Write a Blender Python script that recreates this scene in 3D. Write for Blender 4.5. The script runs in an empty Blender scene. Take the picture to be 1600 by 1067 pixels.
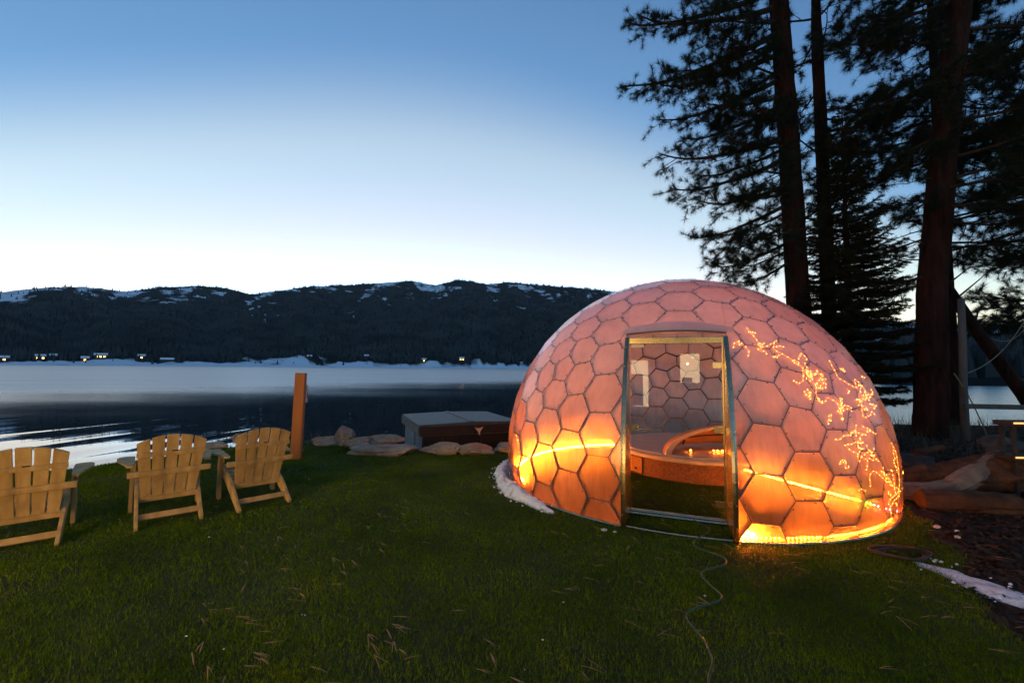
import bpy, bmesh, math, random
import numpy as np
from mathutils import Matrix, Vector, Quaternion

R = math.radians
SC = bpy.context.scene
COL = SC.collection
rng = np.random.default_rng(11)
random.seed(5)

# ------------------------------------------------------------------ camera
cam = bpy.data.cameras.new('camera')
cam_o = bpy.data.objects.new('camera', cam)
COL.objects.link(cam_o)
SC.camera = cam_o
cam.sensor_width = 36.0
cam.lens = 667.0 / 1600.0 * 36.0
cam.clip_start = 0.05
cam.clip_end = 20000
CAM = Vector((0, 0, 1.652))
_p, _r = R(3.5308), R(0.5)
_up = Vector((math.cos(_p) * math.sin(_r), math.cos(_p) * math.cos(_r), math.sin(_p)))
_fw = (Vector((0, 0, 1)) - _up * _up.z).normalized()
_rt = _up.cross(_fw)
cam_o.matrix_world = Matrix(((_rt.x, _rt.y, -_rt.z, CAM.x), (_fw.x, _fw.y, -_fw.z, CAM.y),
                             (_up.x, _up.y, -_up.z, CAM.z), (0, 0, 0, 1)))

# ------------------------------------------------------------------ sky, sun, exposure
world = bpy.data.worlds.new('World')
SC.world = world
world.use_nodes = True
wn = world.node_tree
bg = wn.nodes['Background']
sky = wn.nodes.new('ShaderNodeTexSky')
sky.sky_type = 'NISHITA'
sky.sun_disc = False
sky.sun_elevation = R(5.0)
sky.sun_rotation = R(-14)
sky.altitude = 1500
sky.air_density = 1.0
sky.dust_density = 0.0
sky.ozone_density = 2.7
# pale twilight haze towards the horizon, the same all the way round
_tc = wn.nodes.new('ShaderNodeTexCoord')
_sx = wn.nodes.new('ShaderNodeSeparateXYZ')
wn.links.new(_tc.outputs['Generated'], _sx.inputs[0])
_rp = wn.nodes.new('ShaderNodeValToRGB')
_rp.color_ramp.interpolation = 'EASE'
_el = _rp.color_ramp.elements
_el[0].position, _el[0].color = 0.12, (0.72, 0.62, 0.58, 1)
_el[1].position, _el[1].color = 0.80, (0.20, 0.20, 0.20, 1)
for _pos, _c in ((0.20, (0.58, 0.40, 0.345, 1)), (0.29, (0.60, 0.300, 0.203, 1)), (0.45, (0.56, 0.322, 0.211, 1)), (0.63, (0.235, 0.218, 0.204, 1))):
    _e = _el.new(_pos)
    _e.color = _c
# the pale arch is strongest over the sunset and sinks away from it
_hv = wn.nodes.new('ShaderNodeVectorMath')
_hv.operation = 'MULTIPLY'
_hv.inputs[1].default_value = (1, 1, 0)
wn.links.new(_tc.outputs['Generated'], _hv.inputs[0])
_hn = wn.nodes.new('ShaderNodeVectorMath')
_hn.operation = 'NORMALIZE'
wn.links.new(_hv.outputs[0], _hn.inputs[0])
_hd = wn.nodes.new('ShaderNodeVectorMath')
_hd.operation = 'DOT_PRODUCT'
_hd.inputs[1].default_value = (math.sin(R(-10)), math.cos(R(-10)), 0)
wn.links.new(_hn.outputs[0], _hd.inputs[0])
_ar = wn.nodes.new('ShaderNodeMath')
_ar.operation = 'MULTIPLY_ADD'
_ar.inputs[1].default_value = -0.72
_ar.inputs[2].default_value = 0.72
wn.links.new(_hd.outputs['Value'], _ar.inputs[0])
_az = wn.nodes.new('ShaderNodeMath')
_az.operation = 'ADD'
wn.links.new(_sx.outputs['Z'], _az.inputs[0])
wn.links.new(_ar.outputs[0], _az.inputs[1])
wn.links.new(_az.outputs[0], _rp.inputs[0])
_m1 = wn.nodes.new('ShaderNodeVectorMath')
_m1.operation = 'MULTIPLY'
wn.links.new(sky.outputs[0], _m1.inputs[0])
wn.links.new(_rp.outputs[0], _m1.inputs[1])
_m2 = wn.nodes.new('ShaderNodeVectorMath')
_m2.operation = 'SCALE'
_m2.inputs['Scale'].default_value = 5.0
wn.links.new(_m1.outputs[0], _m2.inputs[0])
wn.links.new(_m2.outputs[0], bg.inputs[0])
bg.inputs[1].default_value = 0.10

sun = bpy.data.lights.new('sun', 'SUN')
sun.energy = 0.25
sun.angle = R(3)
sun.color = (1.0, 0.78, 0.55)
sun_o = bpy.data.objects.new('sun', sun)
COL.objects.link(sun_o)
_sd = Vector((math.sin(R(-14)) * math.cos(R(5)), math.cos(R(-14)) * math.cos(R(5)), math.sin(R(5))))
sun_o.rotation_euler = _sd.to_track_quat('Z', 'Y').to_euler()
sun_o.location = _sd * 50

vs = SC.view_settings
vs.view_transform = 'Standard'
vs.look = 'None'
vs.gamma = 1.0
vs.use_curve_mapping = False
vs.exposure = 1.65

cy = SC.cycles
cy.use_denoising = True
try:
    cy.denoiser = 'OPENIMAGEDENOISE'
except Exception:
    pass
cy.max_bounces = 7
cy.diffuse_bounces = 3
cy.glossy_bounces = 4
cy.transmission_bounces = 6
cy.transparent_max_bounces = 24
cy.caustics_reflective = False
cy.caustics_refractive = False
cy.sample_clamp_indirect = 4.0
cy.use_light_tree = True


# ------------------------------------------------------------------ mesh helpers
class MB:
    """collects geometry; build() links it as one mesh object"""

    def __init__(self):
        self.V = []
        self.F = {3: [], 4: []}
        self.N = []
        self.n = 0

    def add(self, V, F):
        V = np.asarray(V, float).reshape(-1, 3)
        if isinstance(F, np.ndarray):
            self.F[F.shape[1]].append(F + self.n)
        else:
            for f in F:
                if len(f) in (3, 4):
                    self.F[len(f)].append(np.array([f], int) + self.n)
                else:
                    self.N.append([i + self.n for i in f])
        self.V.append(V)
        self.n += len(V)
        return self

    def box(self, c, s, rot=None, taper=None):
        x, y, z = s[0] / 2, s[1] / 2, s[2] / 2
        V = np.array([(-x, -y, -z), (x, -y, -z), (x, y, -z), (-x, y, -z), (-x, -y, z), (x, -y, z), (x, y, z), (-x, y, z)])
        if taper:
            V[4:, 0] *= taper
            V[4:, 1] *= taper
        if rot is not None:
            V = V @ np.array(rot.to_3x3()).T
        F = np.array([(0, 3, 2, 1), (4, 5, 6, 7), (0, 1, 5, 4), (1, 2, 6, 5), (2, 3, 7, 6), (3, 0, 4, 7)])
        return self.add(V + np.array(c), F)

    def tube(self, path, rad, k=8, cap=True):
        P = np.asarray(path, float)
        n = len(P)
        rad = np.full(n, rad) if np.isscalar(rad) else np.asarray(rad, float)
        T = np.gradient(P, axis=0)
        T /= np.linalg.norm(T, axis=1)[:, None] + 1e-12
        a = np.array([0, 0, 1.0]) if abs(T[0, 2]) < 0.9 else np.array([1.0, 0, 0])
        u = np.cross(T[0], a)
        u /= np.linalg.norm(u)
        ang = np.arange(k) * 2 * np.pi / k
        V = np.zeros((n, k, 3))
        for i in range(n):
            u = u - T[i] * (u @ T[i])
            u /= np.linalg.norm(u) + 1e-12
            v = np.cross(T[i], u)
            V[i] = P[i] + rad[i] * (np.cos(ang)[:, None] * u + np.sin(ang)[:, None] * v)
        i, j = np.meshgrid(np.arange(n - 1), np.arange(k), indexing='ij')
        j2 = (j + 1) % k
        F = np.stack([i * k + j, i * k + j2, (i + 1) * k + j2, (i + 1) * k + j], -1).reshape(-1, 4)
        b = self.n
        self.add(V.reshape(-1, 3), F)
        if cap:
            self.N.append([b + q for q in range(k)][::-1])
            self.N.append([b + (n - 1) * k + q for q in range(k)])
        return self

    def prism(self, poly, z0, z1, M=None):
        """extrude an (x,y) outline from z0 to z1, optional 4x4 / 3x3 placing"""
        n = len(poly)
        V = [(x, y, z0) for x, y in poly] + [(x, y, z1) for x, y in poly]
        V = np.array(V, float)
        if M is not None:
            M = np.array(M)
            V = V @ M[:3, :3].T + (M[:3, 3] if M.shape == (4, 4) else 0)
        F = [tuple(range(n))[::-1], tuple(range(n, 2 * n))] + [(i, (i + 1) % n, n + (i + 1) % n, n + i) for i in range(n)]
        return self.add(V, F)

    def mesh(self, name):
        V = np.concatenate(self.V)
        me = bpy.data.meshes.new(name)
        tri = np.concatenate(self.F[3]) if self.F[3] else np.zeros((0, 3), int)
        quad = np.concatenate(self.F[4]) if self.F[4] else np.zeros((0, 4), int)
        lens = [np.full(len(tri), 3), np.full(len(quad), 4), np.array([len(f) for f in self.N], int)]
        lens = np.concatenate(lens)
        loops = np.concatenate([tri.ravel(), quad.ravel(), np.array([i for f in self.N for i in f], int)])
        me.vertices.add(len(V))
        me.vertices.foreach_set('co', V.astype(np.float32).ravel())
        me.loops.add(len(loops))
        me.loops.foreach_set('vertex_index', loops.astype(np.int32))
        me.polygons.add(len(lens))
        st = np.concatenate([[0], np.cumsum(lens)[:-1]])
        me.polygons.foreach_set('loop_start', st.astype(np.int32))
        me.update(calc_edges=True)
        me.validate()
        return me

    def build(self, name, mat, parent=None, loc=None, bevel=0, smooth=False, sub=0):
        me = self.mesh(name)
        if mat is not None:
            for m in (mat if isinstance(mat, (list, tuple)) else [mat]):
                me.materials.append(m)
        me.polygons.foreach_set('use_smooth', np.full(len(me.polygons), bool(smooth)))
        o = bpy.data.objects.new(name, me)
        COL.objects.link(o)
        if loc is not None:
            o.location = loc
        if parent is not None:
            o.parent = parent
        if bevel:
            b = o.modifiers.new('bevel', 'BEVEL')
            b.width = bevel
            b.segments = 2
            b.limit_method = 'ANGLE'
        if sub:
            s = o.modifiers.new('sub', 'SUBSURF')
            s.levels = s.render_levels = sub
        return o


def tag(o, label=None, cat=None, group=None, kind=None):
    if label:
        o['label'] = label
    if cat:
        o['category'] = cat
    if group:
        o['group'] = group
    if kind:
        o['kind'] = kind
    return o


def thing(name, label, cat, loc=(0, 0, 0), rz=0.0, group=None):
    o = bpy.data.objects.new(name, None)
    o.empty_display_size = 0.2
    COL.objects.link(o)
    o.location = loc
    o.rotation_euler = (0, 0, rz)
    return tag(o, label, cat, group)


def copy_tree(o, parent=None):
    c = o.copy()
    COL.objects.link(c)
    c.parent = parent
    for ch in list(o.children):
        copy_tree(ch, c)
    return c


# ------------------------------------------------------------------ noise (numpy)
def _hash(ix, iy, s):
    n = (ix * 374761393 + iy * 668265263 + s * 974634721) & 0xffffffff
    n = ((n ^ (n >> 13)) * 1274126177) & 0xffffffff
    return ((n ^ (n >> 16)) & 0xffff) / 65535.0


def vnoise(x, y, s=0):
    x = np.asarray(x, float)
    y = np.asarray(y, float)
    ix = np.floor(x).astype(np.int64)
    iy = np.floor(y).astype(np.int64)
    fx = x - ix
    fy = y - iy
    fx = fx * fx * (3 - 2 * fx)
    fy = fy * fy * (3 - 2 * fy)
    a = _hash(ix, iy, s)
    b = _hash(ix + 1, iy, s)
    c = _hash(ix, iy + 1, s)
    d = _hash(ix + 1, iy + 1, s)
    return (a * (1 - fx) + b * fx) * (1 - fy) + (c * (1 - fx) + d * fx) * fy


def fbm(x, y, s=0, o=4):
    t = 0
    a = 0.5
    for i in range(o):
        t = t + a * vnoise(np.asarray(x) * 2 ** i + 17.3 * i, np.asarray(y) * 2 ** i - 9.1 * i, s + i)
        a *= 0.5
    return t / (1 - 0.5 ** o)


def sstep(a, b, x):
    t = np.clip((x - a) / (b - a), 0, 1)
    return t * t * (3 - 2 * t)


# ------------------------------------------------------------------ materials
def newmat(name):
    m = bpy.data.materials.new(name)
    m.use_nodes = True
    nt = m.node_tree
    return m, nt, nt.nodes['Principled BSDF']


def ramp(nt, stops):
    r = nt.nodes.new('ShaderNodeValToRGB')
    el = r.color_ramp.elements
    el[0].position, el[0].color = stops[0][0], (*stops[0][1], 1)
    el[1].position, el[1].color = stops[-1][0], (*stops[-1][1], 1)
    for p, c in stops[1:-1]:
        e = el.new(p)
        e.color = (*c, 1)
    return r


def noisemat(name, c1, c2, scale=8, rough=0.7, bump=0.3, bscale=None, stretch=(1, 1, 1), coord='Object', metal=0.0,
             detail=6, spec=0.3, bdist=0.01, mid=None, dist=0.0):
    m, nt, b = newmat(name)
    tc = nt.nodes.new('ShaderNodeTexCoord')
    mp = nt.nodes.new('ShaderNodeMapping')
    mp.inputs['Scale'].default_value = stretch
    nt.links.new(tc.outputs[coord], mp.inputs[0])
    n1 = nt.nodes.new('ShaderNodeTexNoise')
    n1.inputs['Scale'].default_value = scale
    n1.inputs['Detail'].default_value = detail
    n1.inputs['Distortion'].default_value = dist
    nt.links.new(mp.outputs[0], n1.inputs['Vector'])
    stops = [(0.3, c1), (0.7, c2)] if mid is None else [(0.25, c1), (0.5, mid), (0.75, c2)]
    rp = ramp(nt, stops)
    nt.links.new(n1.outputs['Fac'], rp.inputs[0])
    nt.links.new(rp.outputs[0], b.inputs['Base Color'])
    b.inputs['Roughness'].default_value = rough
    b.inputs['Metallic'].default_value = metal
    b.inputs['Specular IOR Level'].default_value = spec
    if bump:
        n2 = nt.nodes.new('ShaderNodeTexNoise')
        n2.inputs['Scale'].default_value = bscale or scale * 4
        n2.inputs['Detail'].default_value = 5
        nt.links.new(mp.outputs[0], n2.inputs['Vector'])
        bp = nt.nodes.new('ShaderNodeBump')
        bp.inputs['Strength'].default_value = bump
        bp.inputs['Distance'].default_value = bdist
        nt.links.new(n2.outputs['Fac'], bp.inputs['Height'])
        nt.links.new(bp.outputs[0], b.inputs['Normal'])
    return m


def emitmat(name, col, strength):
    m, nt, b = newmat(name)
    b.inputs['Base Color'].default_value = (*col, 1)
    b.inputs['Emission Color'].default_value = (*col, 1)
    b.inputs['Emission Strength'].default_value = strength
    return m


M = {}
M['soil'] = noisemat('soil', (0.02, 0.025, 0.008), (0.04, 0.045, 0.014), 3, 0.95, 0.8, 60, bdist=0.02)
M['chairwood'] = noisemat('chair_wood', (0.19, 0.12, 0.05), (0.50, 0.33, 0.135), 9, 0.75, 0.5, 60, (1, 1, 0.07), bdist=0.003, mid=(0.36, 0.22, 0.075), dist=0.6)
M['postwood'] = noisemat('post_wood', (0.30, 0.085, 0.015), (0.44, 0.14, 0.028), 5, 0.6, 0.3, 50, (1, 1, 0.1), bdist=0.004)
M['greywood'] = noisemat('grey_wood', (0.045, 0.042, 0.036), (0.10, 0.095, 0.085), 8, 0.8, 0.5, 60, (1, 1, 0.15), bdist=0.005)
M['rock'] = noisemat('rock', (0.17, 0.12, 0.085), (0.36, 0.29, 0.22), 4, 0.85, 0.7, 22, bdist=0.02, mid=(0.27, 0.2, 0.14))
M['darkrock'] = noisemat('dark_rock', (0.035, 0.026, 0.02), (0.09, 0.07, 0.055), 4, 0.9, 0.7, 22, bdist=0.02)
M['bark'] = noisemat('pine_bark', (0.005, 0.003, 0.003), (0.036, 0.015, 0.011), 7, 0.95, 1.0, 16, (1, 1, 0.22), bdist=0.05, mid=(0.025, 0.010, 0.007), spec=0.1)
M['twig'] = noisemat('twig_bark', (0.018, 0.012, 0.008), (0.045, 0.028, 0.018), 10, 0.9, 0.0)
M['needle'] = noisemat('pine_needles', (0.005, 0.010, 0.005), (0.014, 0.022, 0.010), 1.5, 0.7, 0.0, spec=0.15)
M['fir'] = noisemat('fir_needles', (0.008, 0.012, 0.006), (0.022, 0.024, 0.010), 2.5, 0.7, 0.0, spec=0.15)
M['log'] = noisemat('driftwood', (0.10, 0.075, 0.055), (0.25, 0.19, 0.14), 6, 0.9, 0.9, 40, (1, 1, 1), bdist=0.01)
M['brownlog'] = noisemat('brown_log', (0.03, 0.014, 0.007), (0.11, 0.052, 0.024), 5, 0.9, 1.0, 30, bdist=0.02)
M['snow'] = noisemat('snow', (0.36, 0.36, 0.37), (0.80, 0.82, 0.86), 11, 0.8, 0.9, 45, bdist=0.02, mid=(0.70, 0.72, 0.76))
M['steel'] = noisemat('brushed_steel', (0.36, 0.29, 0.17), (0.54, 0.44, 0.26), 5, 0.24, 0.05, 180, (1, 1, 0.04), metal=1.0, bdist=0.001)  # gold tint carries reflected LED and window light in the base colour
M['gasket'] = noisemat('gasket', (0.085, 0.062, 0.058), (0.15, 0.115, 0.11), 30, 0.6, 0.0)
M['bolt'] = noisemat('bolt', (0.10, 0.075, 0.06), (0.2, 0.16, 0.13), 30, 0.4, 0.0, metal=0.9)
M['wicker'] = noisemat('wicker', (0.20, 0.085, 0.035), (0.36, 0.17, 0.075), 30, 0.65, 0.0)
M['cream'] = noisemat('cream_trim', (0.55, 0.44, 0.33), (0.66, 0.55, 0.42), 6, 0.5, 0.1, 60, bdist=0.002)
M['seat'] = noisemat('grey_vinyl', (0.34, 0.37, 0.42), (0.44, 0.47, 0.52), 4, 0.55, 0.2, 10, bdist=0.006)
M['hood'] = noisemat('hood_fabric', (0.42, 0.20, 0.07), (0.55, 0.29, 0.11), 5, 0.7, 0.2, 50, bdist=0.002)
M['darkrib'] = noisemat('dark_rib', (0.02, 0.014, 0.01), (0.045, 0.03, 0.02), 20, 0.6, 0.0)
M['cover'] = noisemat('tub_cover', (0.028, 0.037, 0.037), (0.055, 0.068, 0.066), 5, 0.55, 0.4, 12, bdist=0.006)
M['coverskirt'] = noisemat('cover_skirt', (0.012, 0.008, 0.007), (0.022, 0.016, 0.013), 8, 0.6, 0.2, 20, bdist=0.004)
M['tubside'] = noisemat('tub_side', (0.13, 0.15, 0.155), (0.2, 0.22, 0.225), 3, 0.6, 0.2, 20, bdist=0.004)
M['tubfront'] = noisemat('tub_front', (0.010, 0.007, 0.006), (0.02, 0.014, 0.011), 6, 0.6, 0.2, 20, (0.1, 1, 1), bdist=0.004)
M['strap'] = noisemat('black_strap', (0.012, 0.012, 0.012), (0.025, 0.025, 0.025), 20, 0.6, 0.0)
M['badge'] = noisemat('tan_badge', (0.42, 0.32, 0.22), (0.55, 0.42, 0.3), 10, 0.5, 0.0)
M['signplate'] = noisemat('white_plate', (0.6, 0.6, 0.6), (0.72, 0.72, 0.72), 10, 0.4, 0.0)
M['red'] = noisemat('red_mark', (0.45, 0.03, 0.02), (0.55, 0.05, 0.03), 10, 0.5, 0.0)
M['cord'] = noisemat('green_cord', (0.012, 0.05, 0.04), (0.02, 0.08, 0.06), 12, 0.35, 0.0)
M['rope'] = noisemat('pale_rope', (0.14, 0.11, 0.08), (0.22, 0.18, 0.13), 12, 0.8, 0.0)
M['hose'] = noisemat('brown_hose', (0.03, 0.02, 0.015), (0.055, 0.04, 0.028), 12, 0.6, 0.0)
M['wire'] = noisemat('clear_wire', (0.25, 0.14, 0.06), (0.3, 0.18, 0.08), 12, 0.4, 0.0)
M['mulch'] = noisemat('bark_mulch', (0.016, 0.010, 0.007), (0.06, 0.036, 0.022), 9, 0.95, 0.0)
M['deadneedle'] = noisemat('dead_needles', (0.18, 0.085, 0.03), (0.42, 0.23, 0.085), 2, 0.7, 0.0)
M['drygrass'] = noisemat('dry_grass', (0.04, 0.032, 0.018), (0.10, 0.08, 0.045), 2, 0.8, 0.0)
M['crumb'] = noisemat('pale_crumb', (0.4, 0.36, 0.3), (0.6, 0.56, 0.5), 20, 0.7, 0.0)
M['cedar'] = noisemat('cedar_siding', (0.07, 0.04, 0.024), (0.12, 0.075, 0.045), 4, 0.7, 0.4, 30, (0.2, 0.2, 1), bdist=0.005)
M['frame'] = noisemat('window_frame', (0.5, 0.46, 0.4), (0.6, 0.56, 0.5), 6, 0.5, 0.0)
M['roofing'] = noisemat('dark_roof', (0.03, 0.03, 0.03), (0.06, 0.06, 0.06), 6, 0.8, 0.3, 30, bdist=0.01)
M['housewin'] = emitmat('added_lit_window', (1.0, 0.60, 0.19), 6.6)
M['roomwin'] = emitmat('dim_lit_room', (1.0, 0.70, 0.38), 2.0)
M['roomlamp'] = emitmat('ceiling_lamp', (1.0, 0.85, 0.6), 12.0)
M['curtain'] = noisemat('curtain', (0.30, 0.27, 0.24), (0.38, 0.35, 0.31), 8, 0.8, 0.0)
M['led'] = emitmat('amber_led', (1.0, 0.20, 0.010), 700.0)
M['ledbase'] = emitmat('amber_led_rope', (1.0, 0.17, 0.008), 560.0)
M['ledstrip'] = emitmat('amber_strip_led', (1.0, 0.23, 0.012), 430.0)
M['ledgreen'] = emitmat('green_led', (0.03, 1.0, 0.02), 330.0)
M['ledred'] = emitmat('red_led', (1.0, 0.02, 0.03), 330.0)
M['fairy'] = emitmat('reflected_bulb', (1.0, 0.34, 0.05), 14.0)  # reflected string lights on the shell, put in as glow
M['reflected_arc'] = emitmat('reflected_light_arc', (1.0, 0.14, 0.012), 1.6)
M['edge'] = emitmat('orange_edge_glow', (1.0, 0.30, 0.08), 0.9)  # light caught on the bench edges, put in as emission
M['farlight'] = emitmat('far_window_light', (1.0, 0.42, 0.10), 4.0)
M['farwall'] = noisemat('far_house_wall', (0.03, 0.022, 0.016), (0.06, 0.045, 0.035), 1, 0.8, 0.0)


def grass_mat():
    m, nt, b = newmat('grass_blades')
    geo = nt.nodes.new('ShaderNodeNewGeometry')
    n1 = nt.nodes.new('ShaderNodeTexNoise')
    n1.inputs['Scale'].default_value = 1.1
    n1.inputs['Detail'].default_value = 5
    nt.links.new(geo.outputs['Position'], n1.inputs['Vector'])
    rp = ramp(nt, [(0.3, (0.044, 0.084, 0.002)), (0.55, (0.090, 0.150, 0.003)), (0.75, (0.15, 0.185, 0.005))])
    nt.links.new(n1.outputs['Fac'], rp.inputs[0])
    n2 = nt.nodes.new('ShaderNodeTexNoise')
    n2.inputs['Scale'].default_value = 45
    nt.links.new(geo.outputs['Position'], n2.inputs['Vector'])
    rp2 = ramp(nt, [(0.3, (0.55, 0.6, 0.5)), (0.7, (1.35, 1.25, 1.2))])
    nt.links.new(n2.outputs['Fac'], rp2.inputs[0])
    mx = nt.nodes.new('ShaderNodeMix')
    mx.data_type = 'RGBA'
    mx.blend_type = 'MULTIPLY'
    mx.inputs['Factor'].default_value = 1
    nt.links.new(rp.outputs[0], mx.inputs['A'])
    nt.links.new(rp2.outputs[0], mx.inputs['B'])
    nt.links.new(mx.outputs['Result'], b.inputs['Base Color'])
    b.inputs['Roughness'].default_value = 0.75
    b.inputs['Specular IOR Level'].default_value = 0.12
    return m


M['grass'] = grass_mat()
M['grass'].node_tree.nodes['Principled BSDF'].inputs['Specular IOR Level'].default_value = 0.0


def two_sided_fresnel(nt, ior):
    """thin sheet: the same reflectance from either side"""
    g = nt.nodes.new('ShaderNodeNewGeometry')
    mr = nt.nodes.new('ShaderNodeMapRange')
    mr.inputs['To Min'].default_value = ior
    mr.inputs['To Max'].default_value = 1.0 / ior
    nt.links.new(g.outputs['Backfacing'], mr.inputs['Value'])
    fr = nt.nodes.new('ShaderNodeFresnel')
    nt.links.new(mr.outputs[0], fr.inputs['IOR'])
    return fr


def panel_mat():
    """hazy polycarbonate sheet: scatters, lets some light straight through, glossy skin"""
    m, nt, b = newmat('hazy_polycarbonate')
    nt.nodes.remove(b)
    out = nt.nodes['Material Output']
    geo = nt.nodes.new('ShaderNodeNewGeometry')
    nz = nt.nodes.new('ShaderNodeTexNoise')
    nz.inputs['Scale'].default_value = 2.2
    nz.inputs['Detail'].default_value = 6
    nt.links.new(geo.outputs['Position'], nz.inputs['Vector'])
    fine = nt.nodes.new('ShaderNodeTexNoise')
    fine.inputs['Scale'].default_value = 260
    fine.inputs['Detail'].default_value = 2
    nt.links.new(geo.outputs['Position'], fine.inputs['Vector'])
    col = ramp(nt, [(0.3, (0.72, 0.65, 0.76)), (0.7, (0.86, 0.78, 0.90))])
    col2 = ramp(nt, [(0.3, (0.62, 0.46, 0.42)), (0.7, (0.80, 0.60, 0.56))])
    nt.links.new(nz.outputs['Fac'], col2.inputs[0])
    nt.links.new(nz.outputs['Fac'], col.inputs[0])
    dif = nt.nodes.new('ShaderNodeBsdfDiffuse')
    trl = nt.nodes.new('ShaderNodeBsdfTranslucent')
    nt.links.new(col.outputs[0], dif.inputs['Color'])
    mpg = nt.nodes.new('ShaderNodeMapping')
    mpg.inputs['Scale'].default_value = (1, 1, 0.22)
    nt.links.new(geo.outputs['Position'], mpg.inputs[0])
    gr_ = nt.nodes.new('ShaderNodeTexNoise')
    gr_.inputs['Scale'].default_value = 13.0
    gr_.inputs['Detail'].default_value = 8
    gr_.inputs['Roughness'].default_value = 0.68
    nt.links.new(mpg.outputs[0], gr_.inputs['Vector'])
    grr = ramp(nt, [(0.32, (0.56, 0.52, 0.48)), (0.52, (0.88, 0.87, 0.86)), (0.72, (1.0, 1.0, 1.0))])
    nt.links.new(gr_.outputs['Fac'], grr.inputs[0])
    gm = nt.nodes.new('ShaderNodeMix')
    gm.data_type = 'RGBA'
    gm.blend_type = 'MULTIPLY'
    gm.inputs['Factor'].default_value = 0.85
    nt.links.new(col2.outputs[0], gm.inputs['A'])
    nt.links.new(grr.outputs[0], gm.inputs['B'])
    nt.links.new(gm.outputs['Result'], trl.inputs['Color'])
    m1 = nt.nodes.new('ShaderNodeMixShader')
    nt.links.new(dif.outputs[0], m1.inputs[1])
    nt.links.new(trl.outputs[0], m1.inputs[2])
    tr = nt.nodes.new('ShaderNodeBsdfTransparent')
    tr.inputs['Color'].default_value = (1.0, 0.93, 0.88, 1)
    # condensation: the sheets are fogged higher up and clear near the ground
    sp = nt.nodes.new('ShaderNodeSeparateXYZ')
    nt.links.new(geo.outputs['Position'], sp.inputs[0])
    oi = nt.nodes.new('ShaderNodeObjectInfo')
    h1 = nt.nodes.new('ShaderNodeMath')
    h1.operation = 'MULTIPLY_ADD'
    h1.inputs[1].default_value = 0.9
    nt.links.new(nz.outputs['Fac'], h1.inputs[0])
    nt.links.new(sp.outputs['Z'], h1.inputs[2])
    h2 = nt.nodes.new('ShaderNodeMath')
    h2.operation = 'MULTIPLY_ADD'
    h2.inputs[1].default_value = 0.35
    nt.links.new(oi.outputs['Random'], h2.inputs[0])
    nt.links.new(h1.outputs[0], h2.inputs[2])
    mr = nt.nodes.new('ShaderNodeMapRange')
    mr.interpolation_type = 'SMOOTHSTEP'
    mr.inputs['From Min'].default_value = 0.75
    mr.inputs['From Max'].default_value = 1.75
    mr.inputs['To Min'].default_value = 0.40
    mr.inputs['To Max'].default_value = 0.16
    nt.links.new(h2.outputs[0], mr.inputs['Value'])
    # frost on the outside of the upper sheets reflects; lower down the sheet only passes light on
    fr_ = nt.nodes.new('ShaderNodeMapRange')
    fr_.interpolation_type = 'SMOOTHSTEP'
    fr_.inputs['From Min'].default_value = 0.85
    fr_.inputs['From Max'].default_value = 2.60
    fr_.inputs['To Min'].default_value = 0.96
    fr_.inputs['To Max'].default_value = 0.54
    nt.links.new(h2.outputs[0], fr_.inputs['Value'])
    nt.links.new(fr_.outputs[0], m1.inputs[0])
    # forward-scattering haze of the sheet
    hz_ = nt.nodes.new('ShaderNodeBsdfRefraction')
    hz_.inputs['IOR'].default_value = 1.45
    hz_.inputs['Roughness'].default_value = 0.56
    hz_.inputs['Color'].default_value = (1.0, 0.90, 0.82, 1)
    nt.links.new(geo.outputs['Incoming'], hz_.inputs['Normal'])
    hr_ = nt.nodes.new('ShaderNodeMapRange')
    hr_.inputs['From Min'].default_value = 0.85
    hr_.inputs['From Max'].default_value = 2.00
    hr_.inputs['To Min'].default_value = 0.21
    hr_.inputs['To Max'].default_value = 0.12
    nt.links.new(h2.outputs[0], hr_.inputs['Value'])
    m15 = nt.nodes.new('ShaderNodeMixShader')
    nt.links.new(hr_.outputs[0], m15.inputs[0])
    nt.links.new(m1.outputs[0], m15.inputs[1])
    nt.links.new(hz_.outputs[0], m15.inputs[2])
    m2 = nt.nodes.new('ShaderNodeMixShader')
    nt.links.new(mr.outputs[0], m2.inputs[0])
    nt.links.new(m15.outputs[0], m2.inputs[1])
    nt.links.new(tr.outputs[0], m2.inputs[2])
    gl = nt.nodes.new('ShaderNodeBsdfGlossy')
    gl.inputs['Roughness'].default_value = 0.10
    fr = two_sided_fresnel(nt, 1.45)
    bp = nt.nodes.new('ShaderNodeBump')
    bp.inputs['Strength'].default_value = 0.12
    bp.inputs['Distance'].default_value = 0.004
    nt.links.new(fine.outputs['Fac'], bp.inputs['Height'])
    wav = nt.nodes.new('ShaderNodeTexNoise')
    wav.inputs['Scale'].default_value = 5.0
    wav.inputs['Detail'].default_value = 2
    nt.links.new(geo.outputs['Position'], wav.inputs['Vector'])
    bp2 = nt.nodes.new('ShaderNodeBump')
    bp2.inputs['Strength'].default_value = 0.35
    bp2.inputs['Distance'].default_value = 0.03
    nt.links.new(wav.outputs['Fac'], bp2.inputs['Height'])
    nt.links.new(bp.outputs[0], bp2.inputs['Normal'])
    nt.links.new(bp2.outputs[0], gl.inputs['Normal'])
    m3 = nt.nodes.new('ShaderNodeMixShader')
    nt.links.new(fr.outputs[0], m3.inputs[0])
    nt.links.new(m2.outputs[0], m3.inputs[1])
    nt.links.new(gl.outputs[0], m3.inputs[2])
    nt.links.new(m3.outputs[0], out.inputs['Surface'])
    return m


M['panel'] = panel_mat()


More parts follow.
